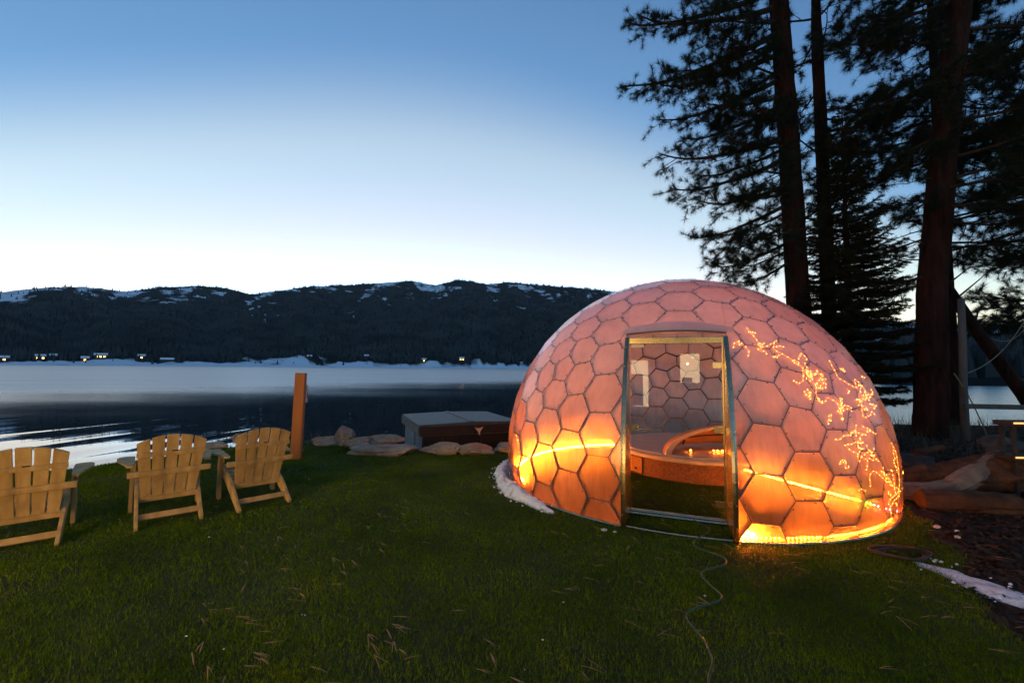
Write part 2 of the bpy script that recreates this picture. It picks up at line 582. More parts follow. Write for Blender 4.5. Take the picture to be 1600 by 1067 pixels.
def glass_mat():
    m, nt, b = newmat('clear_glass')
    nt.nodes.remove(b)
    out = nt.nodes['Material Output']
    tr = nt.nodes.new('ShaderNodeBsdfTransparent')
    tr.inputs['Color'].default_value = (0.90, 0.93, 0.92, 1)
    gl = nt.nodes.new('ShaderNodeBsdfGlossy')
    gl.inputs['Roughness'].default_value = 0.01
    fr = two_sided_fresnel(nt, 1.55)
    mx = nt.nodes.new('ShaderNodeMixShader')
    nt.links.new(fr.outputs[0], mx.inputs[0])
    nt.links.new(tr.outputs[0], mx.inputs[1])
    nt.links.new(gl.outputs[0], mx.inputs[2])
    nt.links.new(mx.outputs[0], out.inputs['Surface'])
    return m


M['glass'] = glass_mat()


def water_mat():
    m, nt, b = newmat('lake_water')
    L = nt.links
    geo = nt.nodes.new('ShaderNodeNewGeometry')
    b.inputs['Base Color'].default_value = (0.003, 0.006, 0.010, 1)
    b.inputs['IOR'].default_value = 1.75
    b.inputs['Specular IOR Level'].default_value = 0.75
    sep = nt.nodes.new('ShaderNodeSeparateXYZ')
    L.new(geo.outputs['Position'], sep.inputs[0])
    # wind-ruffled sheet far out, calm water near the bank; the calm tongue reaches farther on the right
    ma = nt.nodes.new('ShaderNodeMath')
    ma.operation = 'MULTIPLY_ADD'
    ma.inputs[1].default_value = -1.15
    L.new(sep.outputs['X'], ma.inputs[0])
    L.new(sep.outputs['Y'], ma.inputs[2])
    wn_ = nt.nodes.new('ShaderNodeTexNoise')
    wn_.inputs['Scale'].default_value = 0.05
    wn_.inputs['Detail'].default_value = 7
    wn_.inputs['Roughness'].default_value = 0.65
    mpw = nt.nodes.new('ShaderNodeMapping')
    mpw.inputs['Scale'].default_value = (0.22, 1, 1)
    L.new(geo.outputs['Position'], mpw.inputs[0])
    L.new(mpw.outputs[0], wn_.inputs['Vector'])
    wa = nt.nodes.new('ShaderNodeMath')
    wa.operation = 'MULTIPLY_ADD'
    wa.inputs[1].default_value = 75
    L.new(wn_.outputs['Fac'], wa.inputs[0])
    L.new(ma.outputs[0], wa.inputs[2])
    mr = nt.nodes.new('ShaderNodeMapRange')
    mr.interpolation_type = 'SMOOTHSTEP'
    mr.inputs['From Min'].default_value = 62
    mr.inputs['From Max'].default_value = 135
    L.new(wa.outputs[0], mr.inputs['Value'])
    rx_ = nt.nodes.new('ShaderNodeMapRange')
    rx_.interpolation_type = 'SMOOTHSTEP'
    rx_.inputs['From Min'].default_value = 7.0
    rx_.inputs['From Max'].default_value = 13.0
    rx_.inputs['To Max'].default_value = 0.75
    L.new(sep.outputs['X'], rx_.inputs['Value'])
    ry_ = nt.nodes.new('ShaderNodeMapRange')
    ry_.interpolation_type = 'SMOOTHSTEP'
    ry_.inputs['From Min'].default_value = 160.0
    ry_.inputs['From Max'].default_value = 90.0
    L.new(sep.outputs['Y'], ry_.inputs['Value'])
    rxy = nt.nodes.new('ShaderNodeMath')
    rxy.operation = 'MULTIPLY'
    L.new(rx_.outputs[0], rxy.inputs[0])
    L.new(ry_.outputs[0], rxy.inputs[1])
    mx_ = nt.nodes.new('ShaderNodeMath')
    mx_.operation = 'MAXIMUM'
    L.new(mr.outputs[0], mx_.inputs[0])
    L.new(rxy.outputs[0], mx_.inputs[1])
    mr = mx_
    mr2 = nt.nodes.new('ShaderNodeMapRange')
    mr2.inputs['To Min'].default_value = 0.02
    mr2.inputs['To Max'].default_value = 0.34
    L.new(mr.outputs[0], mr2.inputs['Value'])
    L.new(mr2.outputs[0], b.inputs['Roughness'])
    # sky reflected by the ruffled water, painted as a pale base colour
    bc = nt.nodes.new('ShaderNodeMix')
    bc.data_type = 'RGBA'
    bc.inputs['A'].default_value = (0.003, 0.006, 0.010, 1)
    bc.inputs['B'].default_value = (0.17, 0.31, 0.35, 1)
    st = nt.nodes.new('ShaderNodeTexNoise')
    st.inputs['Scale'].default_value = 0.22
    st.inputs['Detail'].default_value = 6
    mps = nt.nodes.new('ShaderNodeMapping')
    mps.inputs['Scale'].default_value = (0.18, 1, 1)
    L.new(geo.outputs['Position'], mps.inputs[0])
    L.new(mps.outputs[0], st.inputs['Vector'])
    sr = nt.nodes.new('ShaderNodeMapRange')
    sr.inputs['From Min'].default_value = 0.3
    sr.inputs['From Max'].default_value = 0.7
    sr.inputs['To Min'].default_value = 0.45
    sr.inputs['To Max'].default_value = 1.15
    L.new(st.outputs['Fac'], sr.inputs['Value'])
    sm_ = nt.nodes.new('ShaderNodeMath')
    sm_.operation = 'MULTIPLY'
    L.new(mr.outputs[0], sm_.inputs[0])
    L.new(sr.outputs[0], sm_.inputs[1])
    L.new(sm_.outputs[0], bc.inputs['Factor'])
    L.new(bc.outputs['Result'], b.inputs['Base Color'])
    # long wake ripples: crests run roughly away from the bank
    cmb = nt.nodes.new('ShaderNodeCombineXYZ')
    for out_, vec_, k_ in (('X', (0.96, -0.28, 0), 1.0), ('Y', (0.28, 0.96, 0), 0.09)):
        dp = nt.nodes.new('ShaderNodeVectorMath')
        dp.operation = 'DOT_PRODUCT'
        dp.inputs[1].default_value = tuple(c_ * k_ for c_ in vec_)
        L.new(geo.outputs['Position'], dp.inputs[0])
        L.new(dp.outputs['Value'], cmb.inputs[out_])
    mp = cmb
    n1 = nt.nodes.new('ShaderNodeTexNoise')
    n1.inputs['Scale'].default_value = 0.75
    n1.inputs['Detail'].default_value = 1.0
    n1.inputs['Distortion'].default_value = 0.15
    L.new(mp.outputs[0], n1.inputs['Vector'])
    n2 = nt.nodes.new('ShaderNodeTexNoise')
    n2.inputs['Scale'].default_value = 2.4
    n2.inputs['Detail'].default_value = 2
    L.new(mp.outputs[0], n2.inputs['Vector'])
    sm = nt.nodes.new('ShaderNodeMath')
    sm.operation = 'MULTIPLY_ADD'
    sm.inputs[1].default_value = 0.10
    L.new(n2.outputs['Fac'], sm.inputs[0])
    L.new(n1.outputs['Fac'], sm.inputs[2])
    bp = nt.nodes.new('ShaderNodeBump')
    bp.inputs['Distance'].default_value = 0.023
    # the wake only reaches the left bank; the bay in front of the tub lies still
    mk = nt.nodes.new('ShaderNodeMapRange')
    mk.interpolation_type = 'SMOOTHSTEP'
    mk.inputs['From Min'].default_value = -2.5
    mk.inputs['From Max'].default_value = -9.5
    mk.inputs['To Min'].default_value = 0.14
    L.new(sep.outputs['X'], mk.inputs['Value'])
    mk2 = nt.nodes.new('ShaderNodeMapRange')
    mk2.interpolation_type = 'SMOOTHSTEP'
    mk2.inputs['From Min'].default_value = 6.0
    mk2.inputs['From Max'].default_value = 12.0
    L.new(sep.outputs['X'], mk2.inputs['Value'])
    mk3 = nt.nodes.new('ShaderNodeMath')
    mk3.operation = 'MAXIMUM'
    L.new(mk.outputs[0], mk3.inputs[0])
    L.new(mk2.outputs[0], mk3.inputs[1])
    L.new(mk3.outputs[0], bp.inputs['Strength'])
    L.new(sm.outputs[0], bp.inputs['Height'])
    L.new(bp.outputs[0], b.inputs['Normal'])
    return m


M['water'] = water_mat()


def terrain_mat():
    m, nt, b = newmat('hill_slopes')
    at = nt.nodes.new('ShaderNodeAttribute')
    at.attribute_name = 'snow'
    geo = nt.nodes.new('ShaderNodeNewGeometry')
    n1 = nt.nodes.new('ShaderNodeTexNoise')
    n1.inputs['Scale'].default_value = 0.02
    n1.inputs['Detail'].default_value = 8
    nt.links.new(geo.outputs['Position'], n1.inputs['Vector'])
    ad = nt.nodes.new('ShaderNodeMath')
    ad.operation = 'ADD'
    nt.links.new(at.outputs['Fac'], ad.inputs[0])
    nt.links.new(n1.outputs['Fac'], ad.inputs[1])
    rp = ramp(nt, [(0.0, (0.012, 0.014, 0.013)), (0.78, (0.02, 0.022, 0.022)), (0.95, (0.62, 0.66, 0.72))])
    hl = nt.nodes.new('ShaderNodeMath')
    hl.operation = 'MULTIPLY'
    hl.inputs[1].default_value = 0.8
    nt.links.new(ad.outputs[0], hl.inputs[0])
    nt.links.new(hl.outputs[0], rp.inputs[0])
    nt.links.new(rp.outputs[0], b.inputs['Base Color'])
    b.inputs['Roughness'].default_value = 0.95
    b.inputs['Specular IOR Level'].default_value = 0.0
    return m


M['hills'] = terrain_mat()
M['farforest'] = noisemat('far_forest', (0.015, 0.019, 0.021), (0.055, 0.063, 0.067), 0.012, 0.95, 0.0, coord='Object', spec=0.0)

# ================================================================== SETTING
WATER_Z = -0.60
LAND = np.array([(-40, -60), (-40, 1.0), (-14, 3.4), (-9.2, 5.6), (-7.7, 6.5), (-7.0, 6.85), (-6.75, 7.3), (-6.35, 7.7),
                 (-6.0, 8.45), (-5.5, 8.9), (-4.4, 9.3), (-3.4, 9.15), (-2.4, 8.75), (-1.4, 8.75), (-0.4, 8.8), (0.5, 9.9),
                 (2.2, 11.9), (4.5, 13.0), (8, 13.2), (12, 12.6), (17, 12.4), (45, 15), (60, 15), (60, -60)], float)


def land_sd(x, y):
    """signed distance to the shoreline, negative on land"""
    x = np.asarray(x, float)
    y = np.asarray(y, float)
    d = np.full(x.shape, 1e9)
    ins = np.zeros(x.shape, bool)
    n = len(LAND)
    for i in range(n):
        ax, ay = LAND[i]
        bx, by = LAND[(i + 1) % n]
        ex, ey = bx - ax, by - ay
        t = np.clip(((x - ax) * ex + (y - ay) * ey) / (ex * ex + ey * ey), 0, 1)
        d = np.minimum(d, np.hypot(x - ax - t * ex, y - ay - t * ey))
        if ay != by:
            c = ((ay > y) != (by > y)) & (x < (bx - ax) * (y - ay) / (by - ay) + ax)
            ins ^= c
    return np.where(ins, -d, d)


DC = np.array([2.5565, 6.7103, 0.0])      # dome centre on the ground


def ground_z(x, y):
    d = land_sd(x, y)
    z = -1.15 * sstep(-0.05, 0.95, d)
    # soft unevenness, kept flat under the dome
    k = sstep(2.6, 3.6, np.hypot(x - DC[0], y - DC[1]))
    z = z + (fbm(x * 0.55, y * 0.55, 3, 3) - 0.5) * 0.07 * k
    # the planted corner on the right rises a little
    z = z + 0.22 * sstep(5.3, 8.5, x) * sstep(2.0, 5.5, y) * sstep(0.2, -1.2, d)
    return z


def mulch_mask(x, y):
    """1 on the bark-covered corner right of the dome"""
    e = (x - (3.1 + 0.62 * (y - 2.6) + 0.5 * (fbm(x * 1.5, y * 1.5, 9, 3) - 0.5)))
    return sstep(-0.1, 0.15, e) * (np.hypot(x - DC[0], y - DC[1]) > 2.65)


xs = np.unique(np.concatenate([np.linspace(-40, -10, 25), np.linspace(-10, 14, 170), np.linspace(14, 60, 30)]))
ys = np.unique(np.concatenate([np.linspace(-60, -2, 25), np.linspace(-2, 15, 130), np.linspace(15, 17, 5)]))
gx, gy = np.meshgrid(xs, ys, indexing='ij')
gz = ground_z(gx, gy)
nx, ny = gx.shape
i, j = np.meshgrid(np.arange(nx - 1), np.arange(ny - 1), indexing='ij')
GF = np.stack([i * ny + j, (i + 1) * ny + j, (i + 1) * ny + j + 1, i * ny + j + 1], -1).reshape(-1, 4)
lawn = MB().add(np.stack([gx, gy, gz], -1).reshape(-1, 3), GF).build('lawn', M['soil'], smooth=True)
tag(lawn, kind='structure')


def soil_with_mulch():
    m = M['soil']
    nt = m.node_tree
    b = nt.nodes['Principled BSDF']
    src = b.inputs['Base Color'].links[0].from_socket
    at = nt.nodes.new('ShaderNodeAttribute')
    at.attribute_name = 'mulch'
    mx = nt.nodes.new('ShaderNodeMix')
    mx.data_type = 'RGBA'
    nt.links.new(at.outputs['Fac'], mx.inputs['Factor'])
    nt.links.new(src, mx.inputs['A'])
    mx.inputs['B'].default_value = (0.022, 0.015, 0.010, 1)
    nt.links.new(mx.outputs['Result'], b.inputs['Base Color'])


a = lawn.data.attributes.new('mulch', 'FLOAT', 'POINT')
a.data.foreach_set('value', mulch_mask(gx, gy).ravel().astype(np.float32))
soil_with_mulch()

water = MB().add([(-7000, 3, WATER_Z), (7000, 3, WATER_Z), (7000, 7000, WATER_Z), (-7000, 7000, WATER_Z)],
                 np.array([(0, 1, 2, 3)])).build('lake_water', M['water'])
tag(water, kind='structure')

# ---------------------------------------------------------------- far hills
RIDGE = np.array([(-700, 470), (-300, 462), (0, 456), (60, 449), (120, 447), (190, 455), (240, 449), (300, 446), (350, 450),
                  (385, 459), (420, 455), (480, 447), (540, 445), (580, 442), (640, 438), (680, 445), (715, 436), (750, 443),
                  (800, 441), (860, 446), (920, 451), (1000, 458), (1150, 478), (1300, 494), (1440, 505), (1600, 512),
                  (1900, 520), (2500, 530)], float)
R0 = 900.0


def az_of(px):
    return np.arctan((px - 800) / 667.0)


def ridge_h(az):
    px = 800 + 667 * np.tan(np.clip(az, -1.2, 1.2))
    y = np.interp(px, RIDGE[:, 0], RIDGE[:, 1])
    hor = 574.65 + (px - 800) * 0.00873
    rr = ridge_r(az)
    return rr * np.cos(az) * (hor - y) / 667.0 + CAM.z, rr


def ridge_r(az):
    return 2500 + 380 * (fbm(az * 6 + 5, az * 0 + 2.2, 31, 3) - 0.5) * 2


def hill_z(az, r):
    zr, rr = ridge_h(az)
    s = np.clip((r - R0) / (rr - R0), 0, 1.6)
    base = np.where(s < 1, s ** 1.15, 1 - 0.35 * (s - 1))
    spur = (fbm(az * 16, r / 700.0, 41, 4) - 0.5) * 2
    z = zr * base + 95 * spur * np.clip(s * 2.2, 0, 1) * np.clip(1 - s, 0, 1)
    z = z + (fbm(az * 90, r / 120.0, 43, 3) - 0.5) * 16 * np.clip(s * 2, 0, 1) * np.where(s < 1, np.clip((1 - s) * 3, 0.15, 1), 0.4)
    z = np.where(r < R0 + 60, np.minimum(z, (r - R0) * 0.09), z)
    return z + WATER_Z - 0.5 + np.clip((r - R0) * 0.02, 0, 3.5)


def snow_field(az, r):
    _, rr = ridge_h(az)
    s = (r - R0) / (rr - R0)
    n = fbm(az * 38, r / 150.0, 51, 4)
    n2 = fbm(az * 14 + 3, r / 420.0, 57, 3)
    top = sstep(0.62, 0.95, s) * sstep(0.41, 0.54, n) * sstep(0.34, 0.48, n2) * (0.55 + 0.45 * sstep(0.4, 0.6, fbm(az * 160, r / 40.0, 63, 3)))
    mid = sstep(0.25, 0.4, s) * sstep(0.70, 0.76, n) * 0.8
    shore = sstep(0.05, 0.022, s + (n - 0.5) * 0.05)
    meadow = sstep(0.012, 0.02, s) * sstep(0.10, 0.05, s + (n - 0.5) * 0.06) * sstep(-0.60, -0.55, az) * sstep(-0.43, -0.48, az) * 0.8
    meadow = meadow + 0.8 * sstep(0.08, 0.03, s + (n2 - 0.5) * 0.12) * sstep(0.5, 0.6, n)
    dust = 0.58 * sstep(0.30, 0.85, s) * sstep(0.35, 0.65, fbm(az * 22 + 8, r / 260.0, 59, 4))
    return np.clip(top + mid + shore + meadow + dust, 0, 1)


azs = np.linspace(-1.18, 1.18, 420)
rs = np.concatenate([np.linspace(R0, R0 + 90, 7), np.linspace(R0 + 130, 3500, 70)])
A, Rr = np.meshgrid(azs, rs, indexing='ij')
hz = hill_z(A, Rr)
na, nr = A.shape
i, j = np.meshgrid(np.arange(na - 1), np.arange(nr - 1), indexing='ij')
HF = np.stack([i * nr + j, (i + 1) * nr + j, (i + 1) * nr + j + 1, i * nr + j + 1], -1).reshape(-1, 4)[:, ::-1]
hills = MB().add(np.stack([np.sin(A) * Rr, np.cos(A) * Rr, hz], -1).reshape(-1, 3), HF).build('hills', M['hills'], smooth=True)
tag(hills, kind='structure')
at = hills.data.attributes.new('snow', 'FLOAT', 'POINT')
at.data.foreach_set('value', (snow_field(A, Rr) * 0.75).ravel().astype(np.float32))


def cone_trees(P, H, W, k=4):
    n = len(P)
    ang = np.arange(k) * 2 * np.pi / k
    ph = rng.uniform(0, 6.28, n)[:, None] + ang[None]
    V = np.zeros((n, k + 1, 3))
    V[:, :k, 0] = P[:, None, 0] + np.cos(ph) * W[:, None]
    V[:, :k, 1] = P[:, None, 1] + np.sin(ph) * W[:, None]
    V[:, :k, 2] = P[:, None, 2]
    V[:, k] = P
    V[:, k, 2] += H
    V[:, k, 0] += rng.normal(0, 0.03, n) * H
    b = np.arange(n)[:, None] * (k + 1)
    F = np.stack([np.stack([b[:, 0] + q, b[:, 0] + (q + 1) % k, b[:, 0] + k], -1) for q in range(k)], 1).reshape(-1, 3)
    return V.reshape(-1, 3), F


n = 150000
az = rng.uniform(-0.98, 0.98, n)
rr_ = R0 + 40 + (2700 - R0) * rng.uniform(0, 1, n) ** 0.8
keep = ((snow_field(az, rr_) + rng.normal(0, 0.12, n)) < 0.42) | (rng.uniform(0, 1, n) < 0.07)
_, rrd = ridge_h(az)
keep &= rr_ < rrd + 120
thin = fbm(az * 60, rr_ / 90.0, 71, 3)
keep &= rng.uniform(0, 1, n) < np.where((rr_ - R0) / (rrd - R0) > 0.42, 0.32 + 0.6 * (thin > 0.5), 0.95)
az, rr_ = az[keep], rr_[keep]
P = np.stack([np.sin(az) * rr_, np.cos(az) * rr_, hill_z(az, rr_) - 1.0], -1)
H = rng.uniform(5, 14, len(P)) * np.where(rng.uniform(0, 1, len(P)) < 0.08, 1.35, 1)
V, F = cone_trees(P, H, H * rng.uniform(0.14, 0.24, len(P)))
o = MB().add(V, F).build('far_forest', M['farforest'])
tag(o, 'dark conifer forest covering the hills across the lake', 'forest', kind='stuff')

# wooded point on the right, much nearer
pt_a = np.linspace(az_of(1330), az_of(2300), 60)
pt_r = np.array([66, 70, 76, 88, 110, 150])
A2, R2 = np.meshgrid(pt_a, pt_r, indexing='ij')
R2d = R2 / np.cos(A2)
z2 = WATER_Z - 0.4 + np.array([0, 0.55, 1.3, 1.9, 2.6, 3.0])[None, :] * (0.8 + 0.5 * fbm(A2 * 30, R2 / 20, 5, 3)) * sstep(az_of(1320), az_of(1440), A2)
na, nr = A2.shape
i, j = np.meshgrid(np.arange(na - 1), np.arange(nr - 1), indexing='ij')
HF = np.stack([i * nr + j, (i + 1) * nr + j, (i + 1) * nr + j + 1, i * nr + j + 1], -1).reshape(-1, 4)[:, ::-1]
o = MB().add(np.stack([np.sin(A2) * R2d, np.cos(A2) * R2d, z2], -1).reshape(-1, 3), HF).build('wooded_point_ground', M['hills'], smooth=True)
tag(o, kind='structure')
at = o.data.attributes.new('snow', 'FLOAT', 'POINT')
at.data.foreach_set('value', (np.where(R2 < 80, 0.32, 0.1) + 0.3 * (fbm(A2 * 40, R2 / 8, 6, 3) - 0.5)).ravel().astype(np.float32))
n = 900
az = rng.uniform(az_of(1380), az_of(2250), n)
yy = rng.uniform(80, 150, n)
P = np.stack([np.tan(az) * yy, yy, np.full(n, 0.3)], -1)
H = rng.uniform(3.0, 9.5, n)
V, F = cone_trees(P, H, H * rng.uniform(0.16, 0.26, n), 6)
o = MB().add(V, F).build('near_point_forest', M['farforest'])
tag(o, 'dark trees on the wooded point behind the right-hand pine', 'forest', kind='stuff')

# evening haze over the lake
hzb = MB().box((0, 1450, 470), (9200, 3100, 944)).build('haze', None)
hm, hnt, hb0 = newmat('evening_haze')
hnt.nodes.remove(hb0)
pv = hnt.nodes.new('ShaderNodeVolumePrincipled')
pv.inputs['Color'].default_value = (0.72, 0.84, 1.0, 1)
pv.inputs['Density'].default_value = 0.000026
hnt.links.new(pv.outputs[0], hnt.nodes['Material Output'].inputs['Volume'])
hzb.data.materials.append(hm)
tag(hzb, 'thin blue evening haze over lake and hills', 'haze', kind='stuff')

# ---------------------------------------------------------------- far cabins with lit windows
CABINS = [(8, 566, 'leftmost lit cabin on the far snowy shore at the photo edge'),
          (64, 565, 'lit cabin on far shore, second from the left photo edge'),
          (84, 559, 'small cabin with a dim lamp higher up the far bank'),
          (134, 565, 'far cabin with one faint window left of the bright waterside pair'),
          (158, 568, 'brightest wide cabin with several lit windows on the far shore'),
          (222, 561, 'far cabin among trees above the shore left of the snowy roofs'),
          (262, 563, 'far house with broad snowy roof and dark walls on the shore'),
          (484, 571, 'far cabin with a lamp just right of the wooden post'),
          (573, 571, 'far cabin with a single lit window mid lake'),
          (663, 569, 'far cabin with a faint lamp left of the lit waterside cabin by the dome'),
          (722, 572, 'low far cabin with twin lit windows nearest the dome')]
for q, (px, py, lab) in enumerate(CABINS):
    az = float(az_of(px))
    r = 960 + 18 * (q % 3)
    bz = float(hill_z(np.array([az]), np.array([r]))[0])
    y = r * math.cos(az)
    hor = 574.65 + (px - 800) * 0.00873
    t = thing('lake_cabin', lab, 'cabin', (r * math.sin(az), y, max(bz, CAM.z + (hor - py) / 667 * y - 4.5)), -az, 'cabins along the far shore')
    w = [9, 11, 8, 9, 16, 10, 18, 9, 9, 9, 12][q]
    MB().box((0, 3.5, 2.2), (w, 7, 5.4)).build('wall', M['farwall'], t)
    rf = MB().add([(-w / 2 - .6, -.6, 4.6), (w / 2 + .6, -.6, 4.6), (w / 2 + .6, 3.5, 7.4), (-w / 2 - .6, 3.5, 7.4), (-w / 2 - .6, 7.6, 4.6), (w / 2 + .6, 7.6, 4.6),
                   (-w / 2 - .6, -.6, 5.0), (w / 2 + .6, -.6, 5.0), (w / 2 + .6, 3.5, 7.9), (-w / 2 - .6, 3.5, 7.9), (-w / 2 - .6, 7.6, 5.0), (w / 2 + .6, 7.6, 5.0)],
                  [(0, 3, 2, 1), (3, 4, 5, 2), (6, 7, 8, 9), (9, 8, 11, 10), (0, 1, 7, 6), (4, 10, 11, 5), (0, 6, 9, 3), (3, 9, 10, 4), (1, 2, 8, 7), (2, 5, 11, 8)]).build('roof', M['snow'], t)
    if q != 6:
        for wx in ([-w * .3, 0.0, w * .3] if q == 4 else [-w * .25, w * .25] if q in (10, 1) else [0.0]):
            MB().box((wx, -0.04, 1.9), (2.3, 0.08, 1.9)).build('window', M['farlight'], t)

# ================================================================== GRASS
def blades(n, y0, y1, power, hmin, hmax, w):
    u = rng.uniform(0, 1, n)
    e = 2 - power
    yy = (y0 ** e + u * (y1 ** e - y0 ** e)) ** (1 / e)
    xx = rng.uniform(-1.32, 1.32, n) * yy
    d = land_sd(xx, yy)
    mm = mulch_mask(xx, yy)
    k = (d < 0.25) & (mm < rng.uniform(0.15, 0.9, n))
    k &= rng.uniform(0, 1, n) < 0.35 + 0.9 * fbm(xx * 1.6, yy * 1.6, 19, 4)
    xx, yy = xx[k], yy[k]
    n = len(xx)
    zz = ground_z(xx, yy)
    sc = np.clip(yy / 3.2, 0.85, 2.6)
    clump = 0.6 + 0.8 * fbm(xx * 7, yy * 7, 23, 3)
    h = rng.uniform(hmin, hmax, n) * clump
    ww = w * sc * rng.uniform(0.7, 1.3, n)
    a = rng.uniform(0, 2 * np.pi, n)
    la = rng.uniform(0, 2 * np.pi, n)
    lean = np.abs(rng.normal(0, 0.7, n)) * h
    V = np.zeros((n, 3, 3))
    V[:, 0] = np.stack([xx - np.cos(a) * ww, yy - np.sin(a) * ww, zz - 0.003], -1)
    V[:, 1] = np.stack([xx + np.cos(a) * ww, yy + np.sin(a) * ww, zz - 0.003], -1)
    V[:, 2] = np.stack([xx + np.cos(la) * lean, yy + np.sin(la) * lean, zz + h], -1)
    return V.reshape(-1, 3), np.arange(3 * n).reshape(-1, 3)


g = MB()
g.add(*blades(680000, 2.0, 10.5, 1.25, 0.016, 0.038, 0.0022))
g.add(*blades(5000, 2.0, 10.0, 1.0, 0.035, 0.06, 0.0018))
o = g.build('grass', M['grass'])
tag(o, 'short green lawn grass in front of the dome and chairs', 'grass', kind='stuff')

# bark chips on the planted corner
n = 26000
yy = rng.uniform(2.2, 11.5, n)
xx = yy * rng.uniform(0.55, 1.38, n)
k = (mulch_mask(xx, yy) > rng.uniform(0.2, 0.95, n)) & (land_sd(xx, yy) < 0)
xx, yy = xx[k], yy[k]
n = len(xx)
zz = ground_z(xx, yy) + rng.uniform(0, 0.012, n)
L = rng.uniform(0.012, 0.045, n)
a = rng.uniform(0, 6.28, n)
tl = rng.normal(0, 0.35, n)
u = np.stack([np.cos(a), np.sin(a), tl], -1) * L[:, None]
v = np.stack([-np.sin(a), np.cos(a), rng.normal(0, 0.4, n)], -1) * (L * rng.uniform(0.25, 0.6, n))[:, None]
c = np.stack([xx, yy, zz], -1)
V = np.stack([c - u - v, c + u - v * 0.6, c + u * 0.8 + v, c - u * 0.7 + v], 1)
o = MB().add(V.reshape(-1, 3), np.arange(4 * n).reshape(-1, 4)).build('bark_mulch', M['mulch'])
tag(o, 'dark bark mulch and litter on the planted corner', 'mulch', kind='stuff')

# fallen needles and crumbs on the lawn
g = MB()
n = 430
yy = rng.uniform(2.2, 6.5, n) ** 1.0
xx = rng.uniform(-0.75, 1.15, n) * yy
k = (fbm(xx * 0.9 + 4, yy * 0.9, 81, 3) + 0.18 * (xx > 0.3)) > 0.50
xx, yy = xx[k], yy[k]
base_dir = rng.normal(-0.55, 0.55, len(xx))
for q in range(len(xx)):
    m = rng.integers(1, 4)
    zq = float(ground_z(xx[q], yy[q])) + rng.uniform(0.03, 0.045)
    for _ in range(m):
        a = base_dir[q] + rng.normal(0, 0.12)
        l = rng.uniform(0.06, 0.14)
        w = rng.uniform(0.0016, 0.0032)
        d = np.array([math.cos(a), math.sin(a), rng.normal(0, .08)]) * l
        s = np.array([-math.sin(a), math.cos(a), 0]) * w
        c = np.array([xx[q], yy[q], zq])
        up_ = np.array([0, 0, w * 1.5])
        g.add([c - s, c + s, c + d * .5 + s + up_, c + d * .5 - s + up_, c + d + s * .4, c + d - s * .4], [(0, 3, 2, 1), (3, 5, 4, 2)])
o = g.build('fallen_pine_needles', M['deadneedle'])
tag(o, 'tan fallen pine needles strewn over the lawn', 'needles', kind='stuff')


def stone_mesh(mb, c, s, seed, sub=2, amp=0.22, flat=0.0):
    bm = bmesh.new()
    bmesh.ops.create_icosphere(bm, subdivisions=sub, radius=1.0)
    V = np.array([v.co for v in bm.verts])
    F = np.array([[v.index for v in f.verts] for f in bm.faces])
    bm.free()
    rg = np.random.default_rng(seed)
    # chop with a few random planes, then roughen
    for _ in range(9):
        nrm = rg.normal(size=3)
        nrm /= np.linalg.norm(nrm)
        h = rg.uniform(0.5, 0.85)
        dd = V @ nrm - h
        V = V - np.clip(dd, 0, None)[:, None] * nrm * 0.97
    nn = fbm(V[:, 0] * 1.7 + seed, V[:, 1] * 1.7 + V[:, 2] * 1.3, seed, 4) - 0.5
    cr_ = np.abs(fbm(V[:, 0] * 2.3 - seed, V[:, 2] * 2.9 + V[:, 1] * 1.9, seed + 2, 4) - 0.5)
    nn = nn - 0.35 * np.clip(0.07 - cr_, 0, 1) / 0.07 * (sub > 2)
    V = V * (1 + amp * nn)[:, None]
    if flat:
        V[:, 2] = np.where(V[:, 2] < -flat, -flat, V[:, 2])
    mb.add(V * np.array(s) + np.array(c), F)
    return mb


g = MB()
for q in range(16):
    y = rng.uniform(2.4, 5.5)
    x = rng.uniform(-0.9, 1.0) * y
    s = rng.uniform(0.004, 0.010)
    if mulch_mask(np.array([x]), np.array([y]))[0] > .5:
        continue
    stone_mesh(g, (x, y, float(ground_z(x, y)) + 0.03), (s * 1.4, s, s * .7), q, 1)
for x, y, s in [(4.45, 4.35, .03), (4.6, 4.5, .025), (4.5, 4.62, .035), (0.95, 4.45, .03), (1.05, 4.4, .02)]:
    stone_mesh(g, (x, y, float(ground_z(x, y)) + 0.02), (s * 1.4, s, s * .6), int(x * 100), 1)
o = g.build('pale_crumbs', M['crumb'])
tag(o, 'tiny pale crumbs of snow and bark scattered on the lawn', 'debris', kind='stuff')

# ================================================================== DOME
RD, HC = 2.60, 0.4233
QD = Quaternion((0.81684518, 0.15646736, 0.47189111, -0.29257596))
QM = np.array(QD.to_matrix())
DN = np.array([-0.355, -0.935, 0.0])
DN /= np.linalg.norm(DN)
DT = np.array([-DN[1], DN[0], 0.0])        # along the door, to the right
DOOR_HALF, DOOR_TOP, PANE_R = 0.50, 2.02, 2.04


